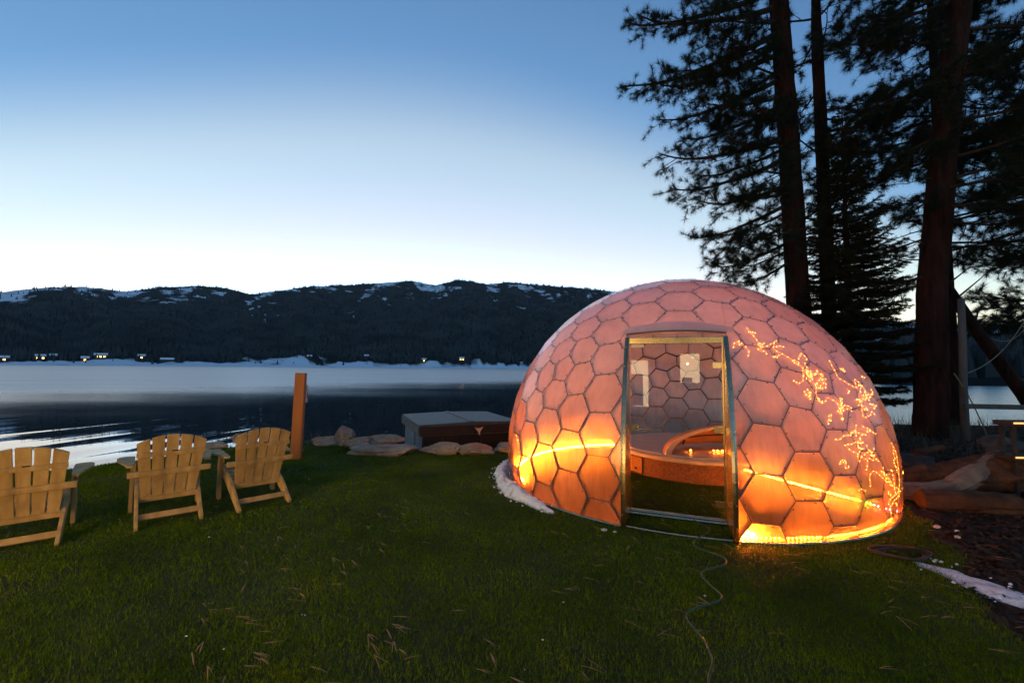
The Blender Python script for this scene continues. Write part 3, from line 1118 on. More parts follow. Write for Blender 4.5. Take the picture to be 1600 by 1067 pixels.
def goldberg(h, k):
    phi = (1 + 5 ** .5) / 2
    ico = np.array([(-1, phi, 0), (1, phi, 0), (-1, -phi, 0), (1, -phi, 0), (0, -1, phi), (0, 1, phi), (0, -1, -phi), (0, 1, -phi),
                    (phi, 0, -1), (phi, 0, 1), (-phi, 0, -1), (-phi, 0, 1)], float) / math.sqrt(1 + phi * phi)
    fc = [(0, 11, 5), (0, 5, 1), (0, 1, 7), (0, 7, 10), (0, 10, 11), (1, 5, 9), (5, 11, 4), (11, 10, 2), (10, 7, 6), (7, 1, 8),
          (3, 9, 4), (3, 4, 2), (3, 2, 6), (3, 6, 8), (3, 8, 9), (4, 9, 5), (2, 4, 11), (6, 2, 10), (8, 6, 7), (9, 8, 1)]
    w = complex(math.cos(math.pi / 3), math.sin(math.pi / 3))
    B = h + k * w
    Cc = B * w
    Mi = np.linalg.inv(np.array([[0, B.real, Cc.real], [0, B.imag, Cc.imag], [1, 1, 1]]))
    cen, ver = [], []
    N = h + k + 2
    for a in range(-N, 2 * N):
        for b in range(-N, 2 * N):
            z0 = a + b * w
            for kind, z in ((0, z0), (1, z0 + (1 + w) / 3), (1, z0 + (w + w * w) / 3)):
                l = Mi @ np.array([z.real, z.imag, 1])
                if l.min() > -1e-6:
                    (cen if kind == 0 else ver).append(l)
    res = []
    for Ls in (cen, ver):
        Q = np.concatenate([np.array(Ls) @ ico[list(t)] for t in fc])
        Q /= np.linalg.norm(Q, axis=1)[:, None]
        res.append(Q[np.unique(np.round(Q, 5), axis=0, return_index=True)[1]])
    return res


cenU, verU = goldberg(4, 4)
cenU = cenU @ QM.T
verU = verU @ QM.T
verP = verU * RD + np.array([0, 0, HC])       # dome-local coordinates, origin on the ground at DC
spacing = np.sort(np.arccos(np.clip(cenU[0] @ cenU.T, -1, 1)))[1]


def door_st(p):
    return p @ DT, p @ DN, p[..., 2]


def clip(poly, nrm, d):
    """keep the side nrm.p >= d"""
    out = []
    n = len(poly)
    for q in range(n):
        a, b = poly[q], poly[(q + 1) % n]
        da, db = a @ nrm - d, b @ nrm - d
        if da >= 0:
            out.append(a)
        if (da >= 0) != (db >= 0):
            out.append(a + (b - a) * da / (da - db))
    return out


dome = thing('geodesic_dome', 'translucent hexagon-panel dome glowing orange from within on the lawn', 'dome', tuple(DC))
SIDE = DOOR_HALF + 0.035
ZV = np.array([0, 0, 1.0])
kept_edges = {}
n_panel = 0
for ci in range(len(cenU)):
    cdir = cenU[ci]
    ctr = cdir * RD + np.array([0, 0, HC])
    if ctr[2] < -0.35:
        continue
    ang = np.arccos(np.clip(verU @ cdir, -1, 1))
    idx = np.where(ang < spacing * 0.80)[0]
    if len(idx) > 6:
        idx = idx[np.argsort(ang[idx])[:6]]
    # order round the centre
    ex = np.cross(cdir, ZV if abs(cdir[2]) < 0.95 else np.array([1.0, 0, 0]))
    ex /= np.linalg.norm(ex)
    ey = np.cross(cdir, ex)
    th = np.arctan2(verU[idx] @ ey, verU[idx] @ ex)
    idx = idx[np.argsort(th)]
    for q in range(len(idx)):
        kept_edges[tuple(sorted((int(idx[q]), int(idx[(q + 1) % len(idx)]))))] = 1
    ring = verP[idx]
    c0 = ring.mean(0)
    ring = c0 + (ring - c0) * (1 - 0.0050 / np.linalg.norm(ring[0] - c0) * 1.0)
    poly = clip(list(ring), ZV, 0.03)
    if len(poly) < 3:
        continue
    pieces = []
    if c0 @ DN > 0 and c0[2] < 2.5 and min(abs(p @ DT) for p in poly + [c0]) < SIDE + 0.3:
        l_ = clip(poly, -DT, SIDE)
        r_ = clip(poly, DT, SIDE)
        m_ = clip(clip(clip(poly, DT, -SIDE), -DT, -SIDE), ZV, DOOR_TOP + 0.04)
        pieces = [p for p in (l_, r_, m_) if len(p) >= 3]
    else:
        pieces = [poly]
    if not pieces:
        continue
    mb = MB()
    for pc in pieces:
        pc = np.array(pc)
        n = len(pc)
        nrm = cdir
        cc = pc.mean(0)
        step_in = cc + (pc - cc) * np.clip(1 - 0.016 / np.maximum(np.linalg.norm(pc - cc, axis=1), 0.03), 0.3, 1)[:, None]
        tilt = rng.normal(0, 0.0016)
        top = step_in + nrm * (0.0055 + tilt)
        rim = pc + nrm * 0.002
        back = pc - nrm * 0.016
        V = np.concatenate([top, rim, back])
        F = [tuple(range(n))]
        for q in range(n):
            q2 = (q + 1) % n
            F.append((n + q, n + q2, q2, q))
            F.append((2 * n + q, 2 * n + q2, n + q2, n + q))
        mb.add(V, F)
    mb.build('panel', M['panel'], dome)
    n_panel += 1


def in_opening(p):
    s, r, z = p @ DT, p @ DN, p[2]
    return (abs(s) < SIDE and r > 0 and z < DOOR_TOP + 0.04) or z < 0.02


fr = MB()
bo = MB()
for (ia, ib) in kept_edges:
    a, b = verP[ia], verP[ib]
    if max(a[2], b[2]) < 0.0:
        continue
    pts = [a + (b - a) * t for t in np.linspace(0, 1, 13)]
    ok = [not in_opening(p) for p in pts]
    # the plain header plate over the door hides the seams there
    ok = [k_ and not (p @ DN > 0 and abs(p @ DT) < 0.62 and 2.0 < p[2] < 2.21) for k_, p in zip(ok, pts)]
    if not any(ok):
        continue
    f0 = ok.index(True)
    l0 = 12 - ok[::-1].index(True)
    a2, b2 = pts[f0], pts[l0]
    if np.linalg.norm(b2 - a2) < 0.02:
        continue
    mid = (a2 + b2) / 2 - np.array([0, 0, HC])
    nrm = mid / np.linalg.norm(mid)
    d = (b2 - a2) / np.linalg.norm(b2 - a2)
    sd = np.cross(nrm, d)
    w = 0.0062
    o1, o2 = nrm * 0.0005, -nrm * 0.03
    V = [a2 - sd * w + o1, a2 + sd * w + o1, b2 + sd * w + o1, b2 - sd * w + o1, a2 - sd * w + o2, a2 + sd * w + o2, b2 + sd * w + o2, b2 - sd * w + o2]
    fr.add(V, np.array([(0, 1, 2, 3), (7, 6, 5, 4), (0, 4, 5, 1), (1, 5, 6, 2), (2, 6, 7, 3), (3, 7, 4, 0)])[:, ::-1])
    for t in (0.3, 0.72):
        c = a2 + (b2 - a2) * t + sd * 0.017 * (1 if t < .5 else -1)
        bo.box(c + nrm * 0.010, (0.009, 0.009, 0.010), Vector(nrm).to_track_quat('Z', 'Y').to_matrix())
fr.build('gasket_frame', M['gasket'], dome)
tag(bo.build('bolts', M['bolt'], dome), kind='stuff')


# the plain arched plate over the door
def sph_pt(s, z, rad):
    r = math.sqrt(max(rad * rad - (z - HC) ** 2 - s * s, 0.01))
    return DT * s + DN * r + ZV * z


mb = MB()
S = np.linspace(-0.60, 0.60, 19)
Zt = np.linspace(0, 1, 5)
V = []
for rad in (RD + 0.012, RD - 0.006):
    for s in S:
        ztop = 2.205 - 0.10 * (s / 0.6) ** 2
        zb = DOOR_TOP + 0.045 + 0.035 * (1 - (s / 0.6) ** 2)
        for t in Zt:
            V.append(sph_pt(s, zb + (ztop - zb) * t, rad))
n = 5
F = []
for q in range(len(S) - 1):
    for t in range(n - 1):
        F.append((q * n + t, (q + 1) * n + t, (q + 1) * n + t + 1, q * n + t + 1))
off = len(S) * n
F += [tuple(x + off for x in f[::-1]) for f in F]
mb.add(V, F).build('header_plate', M['panel'], dome, smooth=True)

# jambs: side plates between the upright pane and the curved shell, with a bolted outer flange
for sgn in (-1, 1):
    mb = MB()
    zz = np.linspace(0.0, DOOR_TOP, 22)
    s0, s1 = sgn * (DOOR_HALF - 0.004), sgn * (DOOR_HALF + 0.022)
    V = []
    for z in zz:
        ro = math.sqrt(RD ** 2 - (z - HC) ** 2 - DOOR_HALF ** 2) + 0.022
        for s in (s0, s1):
            for r in (min(PANE_R - 0.05, ro - 0.03), ro):
                V.append(DT * s + DN * r + ZV * z)
    V = np.array(V)
    F = []
    for q in range(len(zz) - 1):
        b = q * 4
        for (i0, i1) in ((0, 1), (1, 3), (3, 2), (2, 0)):
            F.append((b + i0, b + i1, b + 4 + i1, b + 4 + i0))
    F += [(0, 2, 3, 1), (len(V) - 4, len(V) - 3, len(V) - 1, len(V) - 2)]
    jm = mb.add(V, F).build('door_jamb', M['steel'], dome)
    mb = MB()
    V = []
    for z in zz:
        for ds, dr in ((0.0, 0.024), (0.032, 0.020), (0.032, 0.010), (0.0, 0.012)):
            s = sgn * (DOOR_HALF + 0.012 + ds)
            ro = math.sqrt(RD ** 2 - (z - HC) ** 2 - s * s) + dr
            V.append(DT * s + DN * ro + ZV * z)
    F = []
    for q in range(len(zz) - 1):
        b = q * 4
        for i0 in range(4):
            i1 = (i0 + 1) % 4
            F.append((b + i0, b + i1, b + 4 + i1, b + 4 + i0))
    F += [(0, 3, 2, 1), (len(V) - 4, len(V) - 3, len(V) - 2, len(V) - 1)]
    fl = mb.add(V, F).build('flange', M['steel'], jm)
    mb = MB()
    for z in np.linspace(0.15, 1.9, 9):
        s = sgn * (DOOR_HALF + 0.029)
        ro = math.sqrt(RD ** 2 - (z - HC) ** 2 - s * s) + 0.03
        mb.box(DT * s + DN * ro + ZV * z, (0.012, 0.012, 0.012), Matrix.Rotation(math.atan2(DT[1], DT[0]), 3, 'Z'))
    tag(mb.build('flange_bolts', M['bolt'], jm), kind='stuff')

DROT = Matrix.Rotation(math.atan2(DT[1], DT[0]), 3, 'Z')
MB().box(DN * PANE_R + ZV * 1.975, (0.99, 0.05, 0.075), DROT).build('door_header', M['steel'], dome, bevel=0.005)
# thin arched lip of the shell above the header
mb = MB()
V = []
for s in np.linspace(-0.53, 0.53, 19):
    z = DOOR_TOP + 0.03 + 0.03 * (1 - (s / 0.53) ** 2)
    for dz, rad in ((0, RD + 0.022), (0.016, RD + 0.022), (0.016, RD - 0.02), (0, RD - 0.02)):
        V.append(sph_pt(s, z + dz, rad))
F = []
for q in range(18):
    for a_ in range(4):
        b_ = (a_ + 1) % 4
        F.append((q * 4 + a_, q * 4 + b_, q * 4 + 4 + b_, q * 4 + 4 + a_))
mb.add(V, F).build('arch_lip', M['gasket'], dome)
# clear fanlight between header and shell
mb = MB()
V = []
for s in np.linspace(-0.5, 0.5, 13):
    V.append(DT * s + DN * PANE_R + ZV * 2.013)
for s in np.linspace(-0.5, 0.5, 13):
    V.append(sph_pt(s, DOOR_TOP + 0.035 + 0.03 * (1 - (s / .53) ** 2), RD - 0.004))
mb.add(V, [(q, q + 1, 14 + q, 13 + q) for q in range(12)]).build('fanlight', M['glass'], dome)
for rr0, h in ((2.09, 0.035), (2.02, 0.055), (2.525, 0.022)):
    mb = MB()
    bow = 0.05 if rr0 > 2.3 else 0.0
    pth = [DT * s + DN * (rr0 + bow * (1 - (s / .5) ** 2)) + ZV * (h * .5 + .018) for s in np.linspace(-0.49, 0.49, 9)]
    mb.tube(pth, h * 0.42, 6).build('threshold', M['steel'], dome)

door = MB().box(DN * PANE_R + ZV * 1.0, (0.955, 0.010, 1.87), DROT).build('door', M['glass'], dome)
tag(door, 'clear glass door pane')
mb = MB()
mb.box(DT * -0.44 + DN * (PANE_R + 0.018) + ZV * 0.985, (0.085, 0.024, 0.06), DROT)
mb.tube([DT * -0.41 + DN * (PANE_R + 0.02) + ZV * 0.98, DT * -0.41 + DN * (PANE_R + 0.06) + ZV * 0.98,
         DT * -0.37 + DN * (PANE_R + 0.065) + ZV * 0.975, DT * -0.27 + DN * (PANE_R + 0.062) + ZV * 0.972], 0.010, 8)
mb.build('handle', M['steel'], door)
for z in (1.70, 1.0, 0.22):
    mb = MB()
    mb.box(DT * 0.435 + DN * (PANE_R + 0.012) + ZV * z, (0.10, 0.018, 0.062), DROT)
    mb.tube([DT * 0.484 + DN * (PANE_R + 0.016) + ZV * (z - .035), DT * 0.484 + DN * (PANE_R + 0.016) + ZV * (z + .035)], 0.011, 8)
    mb.build('hinge', M['steel'], door)
MB().box(DT * -0.40 + DN * (PANE_R + 0.012) + ZV * 1.918, (0.14, 0.016, 0.034), DROT).build('top_clip', M['cream'], door)
mb = MB()
mb.box(DT * 0.482 + DN * (PANE_R + 0.014) + ZV * 1.0, (0.014, 0.024, 1.9), DROT)
mb.build('hinge_post', M['steel'], dome)
# base rail of the shell
mb = MB()
a0 = math.atan2(DN[1], DN[0])
da = math.asin((DOOR_HALF + .05) / 2.56)
th = np.linspace(a0 + da, a0 + 2 * math.pi - da, 90)
rb = math.sqrt(RD ** 2 - HC ** 2)
mb.tube(np.stack([np.cos(th) * (rb + .012), np.sin(th) * (rb + .012), np.full(90, 0.018)], -1), 0.014, 6)
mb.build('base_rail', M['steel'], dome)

# ---------------------------------------------------------------- lights in the dome
def resample(P, step):
    P = np.asarray(P, float)
    d = np.concatenate([[0], np.cumsum(np.linalg.norm(np.diff(P, axis=0), axis=1))])
    t = np.arange(0, d[-1], step)
    return np.stack([np.interp(t, d, P[:, k_]) for k_ in range(3)], -1)


def bulbs(P, r):
    mb = MB()
    o8 = np.array([(1, 0, 0), (-1, 0, 0), (0, 1, 0), (0, -1, 0), (0, 0, 1), (0, 0, -1)], float) * r
    f8 = np.array([(0, 2, 4), (2, 1, 4), (1, 3, 4), (3, 0, 4), (2, 0, 5), (1, 2, 5), (3, 1, 5), (0, 3, 5)])
    for p in P:
        mb.add(o8 + p, f8)
    return mb


# rope light along the inside of the base: from the right jamb round the right side
adoor = math.atan2(DN[1], DN[0])
thr = np.linspace(adoor + 0.235, adoor + 1.24, 60)
rope = np.stack([np.cos(thr) * 2.525, np.sin(thr) * 2.525, np.full(60, 0.05)], -1)
t = thing('rope_light', 'amber rope light along the inside foot of the dome right of the door', 'rope light', tuple(DC))
MB().tube(rope, 0.006, 6).build('tube', M['wire'], t)
b = bulbs(resample(rope, 0.042), 0.0085)
tag(b.build('bulbs', M['ledbase'], t), kind='stuff')
tag(bulbs([rope[0] + ZV * 0.02, rope[1] + ZV * .05, rope[2] + ZV * .03], 0.022).build('plug_lamps', M['led'], t), kind='stuff')

# strip light from the tub across the floor to the right edge
strip = np.array([(3.31, 6.12, .245), (3.66, 5.75, .185), (3.945, 5.45, .139), (4.18, 5.20, .105), (4.315, 5.05, .074), (4.42, 4.998, .045), (4.475, 5.06, .04)]) - DC
sp = resample(strip, 0.035)
t = thing('strip_light', 'bright strip light sloping from tub to dome edge, turning green then red', 'strip light', tuple(DC))
MB().tube(strip, 0.006, 6).build('tape', M['wire'], t)
k1, k2 = int(len(sp) * .70), int(len(sp) * .83)
tag(bulbs(sp[:k1], 0.010).build('amber_bulbs', M['ledstrip'], t), kind='stuff')
tag(bulbs(sp[k1:k2], 0.0085).build('green_bulbs', M['ledgreen'], t), kind='stuff')
tag(bulbs(sp[k2:], 0.0095).build('red_bulbs', M['ledred'], t), kind='stuff')

# strip light round the back and left of the floor
thl = np.linspace(adoor - 0.98, adoor - 2.62, 60)
back = np.stack([np.cos(thl) * 2.44, np.sin(thl) * 2.44, np.full(60, 0.06)], -1)
t = thing('strip_light', 'bright amber strip light curving round the left inside of the dome', 'strip light', tuple(DC))
MB().tube(back, 0.006, 6).build('tape', M['wire'], t)
tag(bulbs(resample(back, 0.036), 0.0125).build('amber_bulbs', M['led'], t), kind='stuff')
mb = MB()  # pale reflector added behind the bulbs to widen their glow
V = [(math.cos(a_) * 2.475, math.sin(a_) * 2.475, z_) for a_ in thl for z_ in (0.0, 0.19)] + [(math.cos(a_) * 2.49, math.sin(a_) * 2.49, z_) for a_ in thl for z_ in (0.0, 0.19)]
n_ = len(thl)
F = [(2 * q, 2 * q + 1, 2 * q + 3, 2 * q + 2) for q in range(n_ - 1)] + [(2 * n_ + 2 * q + 2, 2 * n_ + 2 * q + 3, 2 * n_ + 2 * q + 1, 2 * n_ + 2 * q) for q in range(n_ - 1)]
F += [(2 * q + 1, 2 * n_ + 2 * q + 1, 2 * n_ + 2 * q + 3, 2 * q + 3) for q in range(n_ - 1)]
mb.add(V, F).build('added_reflector_strip', M['cream'], t)


def pix_dir(px, py):
    d = Vector((px - 800, -(py - 533.5), 667.0))
    return np.array([_rt.dot(d), _fw.dot(d), _up.dot(d)])


def on_shell(px, py, rad=2.55):
    d = pix_dir(px, py)
    d /= np.linalg.norm(d)
    o_ = np.array(CAM) - np.array([DC[0], DC[1], HC])
    b_ = d @ o_
    c_ = o_ @ o_ - rad * rad
    return np.array(CAM) + d * (-b_ - math.sqrt(max(b_ * b_ - c_, 0))) - DC


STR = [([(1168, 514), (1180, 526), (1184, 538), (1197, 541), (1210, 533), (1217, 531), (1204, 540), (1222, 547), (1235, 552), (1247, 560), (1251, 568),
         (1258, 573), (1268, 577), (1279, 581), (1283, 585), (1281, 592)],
        'upper fairy-light reflections built as glowing loops high on the right of the dome'),
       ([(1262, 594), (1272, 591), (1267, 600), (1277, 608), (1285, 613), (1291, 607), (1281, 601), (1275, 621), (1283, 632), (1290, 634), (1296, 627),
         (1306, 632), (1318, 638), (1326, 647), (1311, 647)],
        'fairy-light reflections built as a glowing tangle halfway up the right of the dome'),
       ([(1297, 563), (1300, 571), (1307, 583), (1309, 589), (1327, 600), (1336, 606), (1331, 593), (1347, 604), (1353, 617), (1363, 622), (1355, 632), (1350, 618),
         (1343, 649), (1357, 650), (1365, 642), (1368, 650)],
        'fairy-light reflections built as glowing arcs along the outer right curve of the dome'),
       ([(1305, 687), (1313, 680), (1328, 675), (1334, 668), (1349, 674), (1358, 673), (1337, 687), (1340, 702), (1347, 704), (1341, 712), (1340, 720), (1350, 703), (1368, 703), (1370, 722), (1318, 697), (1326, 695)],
        'low fairy-light reflections built as glowing scribbles above the strip light'),
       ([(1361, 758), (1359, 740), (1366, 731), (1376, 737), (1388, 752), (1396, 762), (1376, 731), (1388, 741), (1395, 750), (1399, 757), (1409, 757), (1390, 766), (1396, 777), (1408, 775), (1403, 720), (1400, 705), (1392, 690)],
        'lowest fairy-light reflections built as glowing curls at the right edge of the dome')]
for pts_, lab in STR:  # reflections of string lights, modelled as glowing strings on the shell
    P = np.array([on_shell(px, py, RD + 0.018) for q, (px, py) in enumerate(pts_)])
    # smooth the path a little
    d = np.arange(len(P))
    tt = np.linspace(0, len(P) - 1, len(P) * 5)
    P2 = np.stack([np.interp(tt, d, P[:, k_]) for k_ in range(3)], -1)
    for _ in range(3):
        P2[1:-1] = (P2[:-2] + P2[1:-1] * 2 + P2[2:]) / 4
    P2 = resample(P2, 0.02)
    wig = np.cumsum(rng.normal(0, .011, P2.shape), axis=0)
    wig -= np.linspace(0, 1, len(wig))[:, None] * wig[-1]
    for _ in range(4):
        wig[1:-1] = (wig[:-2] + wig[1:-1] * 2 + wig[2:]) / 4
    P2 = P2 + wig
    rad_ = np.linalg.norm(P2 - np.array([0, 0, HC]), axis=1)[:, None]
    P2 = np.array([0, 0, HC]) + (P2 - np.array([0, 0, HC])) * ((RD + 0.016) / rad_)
    t = thing('fairy_light_reflections', lab, 'fairy lights', tuple(DC))
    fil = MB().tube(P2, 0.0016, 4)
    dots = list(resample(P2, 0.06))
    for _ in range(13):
        # short stray curls of the same reflected string
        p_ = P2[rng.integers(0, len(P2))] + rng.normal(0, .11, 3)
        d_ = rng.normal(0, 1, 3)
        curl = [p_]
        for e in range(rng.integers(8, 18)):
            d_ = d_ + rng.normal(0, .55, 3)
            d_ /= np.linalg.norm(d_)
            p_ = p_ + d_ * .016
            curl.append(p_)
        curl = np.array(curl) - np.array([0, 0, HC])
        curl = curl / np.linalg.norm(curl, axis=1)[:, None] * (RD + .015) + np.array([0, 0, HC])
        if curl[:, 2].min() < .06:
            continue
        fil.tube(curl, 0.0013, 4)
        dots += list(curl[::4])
    tag(fil.build('reflected_arc', M['reflected_arc'], t), kind='stuff')
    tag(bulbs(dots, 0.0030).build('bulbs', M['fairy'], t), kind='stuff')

# ---------------------------------------------------------------- wicker tub inside the dome
TC = np.array([3.15, 7.42, 0.0])
TR = 1.30
tub = thing('wicker_spa', 'round wicker-sided spa with arched hood seen through the glass door', 'spa', tuple(TC))
mb = MB()
nseg, nrow = 120, 16
for rrow in range(nrow):
    z0 = 0.015 + rrow * 0.0175
    th = np.linspace(0, 2 * np.pi, nseg + 1)
    wob = 0.006 * np.where((np.arange(nseg + 1) + rrow) % 2 == 0, 1, -1)
    mb.tube(np.stack([np.cos(th) * (TR + wob), np.sin(th) * (TR + wob), np.full(nseg + 1, z0 + .01)], -1), 0.011, 5, cap=False)
th = np.linspace(0, 2 * np.pi, 49)[:-1]
mb.prism([(math.cos(a_) * (TR - .015), math.sin(a_) * (TR - .015)) for a_ in th], 0.005, 0.29)
mb.build('wicker_skirt', M['wicker'], tub)
mb = MB()
prof = [(TR - .02, .293), (TR + .028, .296), (TR + .034, .325), (TR + .018, .352), (TR - .05, .356), (TR - .07, .32)]
nn = 72
th = np.arange(nn) * 2 * np.pi / nn
V = [(math.cos(a_) * r_, math.sin(a_) * r_, z_) for a_ in th for r_, z_ in prof]
k_ = len(prof)
F = [(q * k_ + p, ((q + 1) % nn) * k_ + p, ((q + 1) % nn) * k_ + (p + 1) % k_, q * k_ + (p + 1) % k_) for q in range(nn) for p in range(k_)]
mb.add(V, F).build('rim', M['cream'], tub, smooth=True)
MB().prism([(math.cos(a_) * (TR - .04), math.sin(a_) * (TR - .04)) for a_ in np.arange(60) * 2 * np.pi / 60], .30, .385).build('cover', M['seat'], tub, bevel=0.02)
# hatch in the skirt
ha = math.atan2(6.85 - TC[1], 2.02 - TC[0])
hd = np.array([math.cos(ha), math.sin(ha), 0])
hr = Matrix.Rotation(ha + math.pi / 2, 3, 'Z')
hatch = MB().box(hd * (TR + .014) + ZV * .155, (0.25, 0.02, 0.23), hr).build('hatch', M['wicker'], tub, bevel=0.006)
mb = MB()
for dx, dz, w_, h_ in ((-.135, 0, .012, .25), (.135, 0, .012, .25), (0, .125, .27, .012), (0, -.125, .27, .012)):
    mb.box(hd * (TR + .018) + np.array([-hd[1], hd[0], 0]) * dx + ZV * (.155 + dz), (w_, 0.02, h_), hr)
mb.build('hatch_frame', M['darkrib'], hatch)
MB().box(hd * (TR + .028) + ZV * .10, (0.05, 0.012, 0.035), hr).build('latch', M['strap'], hatch)
# hood: a ribbed quarter shell opening towards the door
pa, pb = np.array([2.30, 6.47, .37]) - TC, np.array([4.75, 6.62, .37]) - TC
mid = (pa + pb) / 2
half = (pb - pa) / 2
hl = np.linalg.norm(half)
hx = half / hl
hb = np.array([-hx[1], hx[0], 0.0])     # to the back
HH = 0.46


def hood_pt(u, v, k=1.0):
    """u 0..pi along the arch, v 0 (front) .. 1 (laid down at the back)"""
    tilt_ = v * math.radians(82)
    e = hl * math.cos(u)
    h = HH * math.sin(u) * k
    return mid + hx * (-e) * k + hb * (h * math.sin(tilt_) * 1.55) + ZV * (h * math.cos(tilt_))


mb = MB()
nu, nv = 28, 9
V = [hood_pt(math.pi * a_ / nu, b_ / nv) for b_ in range(nv + 1) for a_ in range(nu + 1)]
F = [(b_ * (nu + 1) + a_, b_ * (nu + 1) + a_ + 1, (b_ + 1) * (nu + 1) + a_ + 1, (b_ + 1) * (nu + 1) + a_) for b_ in range(nv) for a_ in range(nu)]
hood = mb.add(V, F).build('hood', M['hood'], tub, smooth=True)
so = hood.modifiers.new('thick', 'SOLIDIFY')
so.thickness = 0.012
arch = np.array([hood_pt(math.pi * a_ / 40, 0.0, 1.0) for a_ in range(41)])
mb = MB()
ins = np.array([hood_pt(math.pi * a_ / 40, 0.0, 0.925) for a_ in range(41)])
V = np.concatenate([arch - hb * .03, ins - hb * .03, ins + hb * .02, arch + hb * .02])
F = []
for q in range(40):
    for a_ in range(4):
        b_ = (a_ + 1) % 4
        F.append((a_ * 41 + q, a_ * 41 + q + 1, b_ * 41 + q + 1, b_ * 41 + q))
mb.add(V, F).build('hood_edge', M['cream'], hood)
for v_ in (0.28, 0.52, 0.76):
    MB().tube([hood_pt(math.pi * a_ / 24, v_, 0.972) for a_ in range(25)], 0.014, 6).build('hood_rib', M['darkrib'], hood)
for u_ in (0.30, 0.52, 0.72):
    MB().tube([hood_pt(math.pi * u_, v_, 0.955) for v_ in np.linspace(0.02, 0.98, 9)], 0.012, 6).build('hood_rib', M['darkrib'], hood)

lamp = np.array([(3.10, 6.62, .42), (3.17, 6.64, .415), (3.25, 6.66, .41), (3.6, 6.8, .42), (2.75, 6.62, .42)])  # bulbs added under the hood to light it orange
t = thing('added_tub_lights', 'small cluster of amber bulbs added under the arched hood to light it', 'lights', (3.15, 6.65, .46))
tag(bulbs(lamp - np.array([3.15, 6.65, .46]), .006).build('bulbs', M['ledbase'], t), kind='stuff')

# ================================================================== ADIRONDACK CHAIRS
def make_chair(label):
    """local: +y faces forward (towards the lake), origin on the ground under the seat"""
    t = thing('adirondack_chair', label, 'chair', group='garden chairs facing the lake')
    W = M['chairwood']
    # rear stringers: from front seat edge down to the ground behind
    for sx in (-1, 1):
        x = sx * 0.262
        prof = [(0.36, 0.375), (0.36, 0.285), (0.10, 0.215), (-0.40, 0.0), (-0.475, 0.0), (-0.492, 0.035), (-0.18, 0.235), (0.05, 0.335)]
        Mx = Matrix(((0, 0, 1, x), (1, 0, 0, 0), (0, 1, 0, 0), (0, 0, 0, 1)))
        MB().prism([(y, z) for y, z in prof], -0.015, 0.015, Mx).build('rear_leg', W, t, bevel=0.003)
        MB().box((sx * 0.300, 0.30, 0.28), (0.034, 0.095, 0.56)).build('front_leg', W, t, bevel=0.003)
        br = [(0.255, 0.555), (0.255, 0.42), (0.285, 0.40), (0.345, 0.555)]
        # arm: a paddle, wide in front, waisted to the rear
        arm = [(sx * (0.335 + a_), b_) for a_, b_ in [(-.055, .42), (-.02, .452), (.03, .46), (.075, .44), (.098, .38), (.10, .28), (.085, .18), (.055, .06), (.03, -.06),
                                                      (.018, -.17), (-.03, -.17), (-.04, -.05), (-.045, .1), (-.052, .25)]]
        MB().prism(arm if sx > 0 else arm[::-1], 0.562, 0.586).build('armrest', W, t, bevel=0.004)
        MB().box((sx * 0.285, 0.235, 0.50), (0.02, 0.05, 0.12), taper=1.0).build('arm_bracket', W, t)
    # seat slats
    for q in range(6):
        y = 0.345 - q * 0.085
        z = 0.385 - max(0, q - 0.4) * 0.0285
        MB().box((0, y, z), (0.56, 0.076, 0.022), Matrix.Rotation(R(-(0 if q == 0 else -17)), 3, 'X')).build('seat_slat', W, t, bevel=0.003)
    MB().box((0, 0.372, 0.335), (0.555, 0.022, 0.09)).build('front_apron', W, t, bevel=0.003)
    # back: five slats fanning slightly, arched top, leaning back 20 degrees
    lean = R(19)
    y0, z0 = -0.105, 0.205
    cl, sl = math.cos(lean), math.sin(lean)

    def bp(u, v, w=0.0):          # u across, v up the back, w behind
        return (u, y0 - v * sl - w * cl, z0 + v * cl - w * sl)
    wid0, wid1 = 0.084, 0.105
    for q in range(5):
        k_ = q - 2
        cx0, cx1 = k_ * 0.094, k_ * 0.1195
        top = [0.655, 0.715, 0.735, 0.715, 0.655][q]
        n = 5
        out = [(cx0 - wid0 / 2, 0.0), (cx0 + wid0 / 2, 0.0)]
        for e in range(n):
            f_ = 0.5 - e / (n - 1)
            u_ = cx1 + wid1 * f_
            arc = math.sqrt(max(0, 0.52 ** 2 - u_ ** 2)) - 0.52
            out.append((u_, 0.735 + arc * 0.95))
        V = [bp(u_, v_, -0.011) for u_, v_ in out] + [bp(u_, v_, 0.011) for u_, v_ in out]
        m_ = len(out)
        F = [tuple(range(m_)), tuple(range(m_, 2 * m_))[::-1]] + [(a_, m_ + a_, m_ + (a_ + 1) % m_, (a_ + 1) % m_) for a_ in range(m_)]
        MB().add(V, F).build('back_slat', W, t, bevel=0.003)
    Rb = Matrix.Rotation(lean, 3, 'X')
    MB().box(bp(0, 0.535, 0.025), (0.575, 0.026, 0.048), Rb).build('back_brace', W, t, bevel=0.004)
    MB().box(bp(0, 0.325, 0.030), (0.70, 0.036, 0.052), Rb).build('back_brace', W, t, bevel=0.004)
    MB().box(bp(0, 0.02, 0.026), (0.50, 0.026, 0.05), Rb).build('back_brace', W, t, bevel=0.004)
    MB().box(bp(0.02, 0.565, 0.0395), (0.05, 0.004, 0.012), Rb).build('maker_plate', M['strap'], t)
    MB().box((0, -0.335, 0.085), (0.495, 0.026, 0.058), Matrix.Rotation(R(-35), 3, 'X')).build('stretcher', W, t, bevel=0.003)
    return t


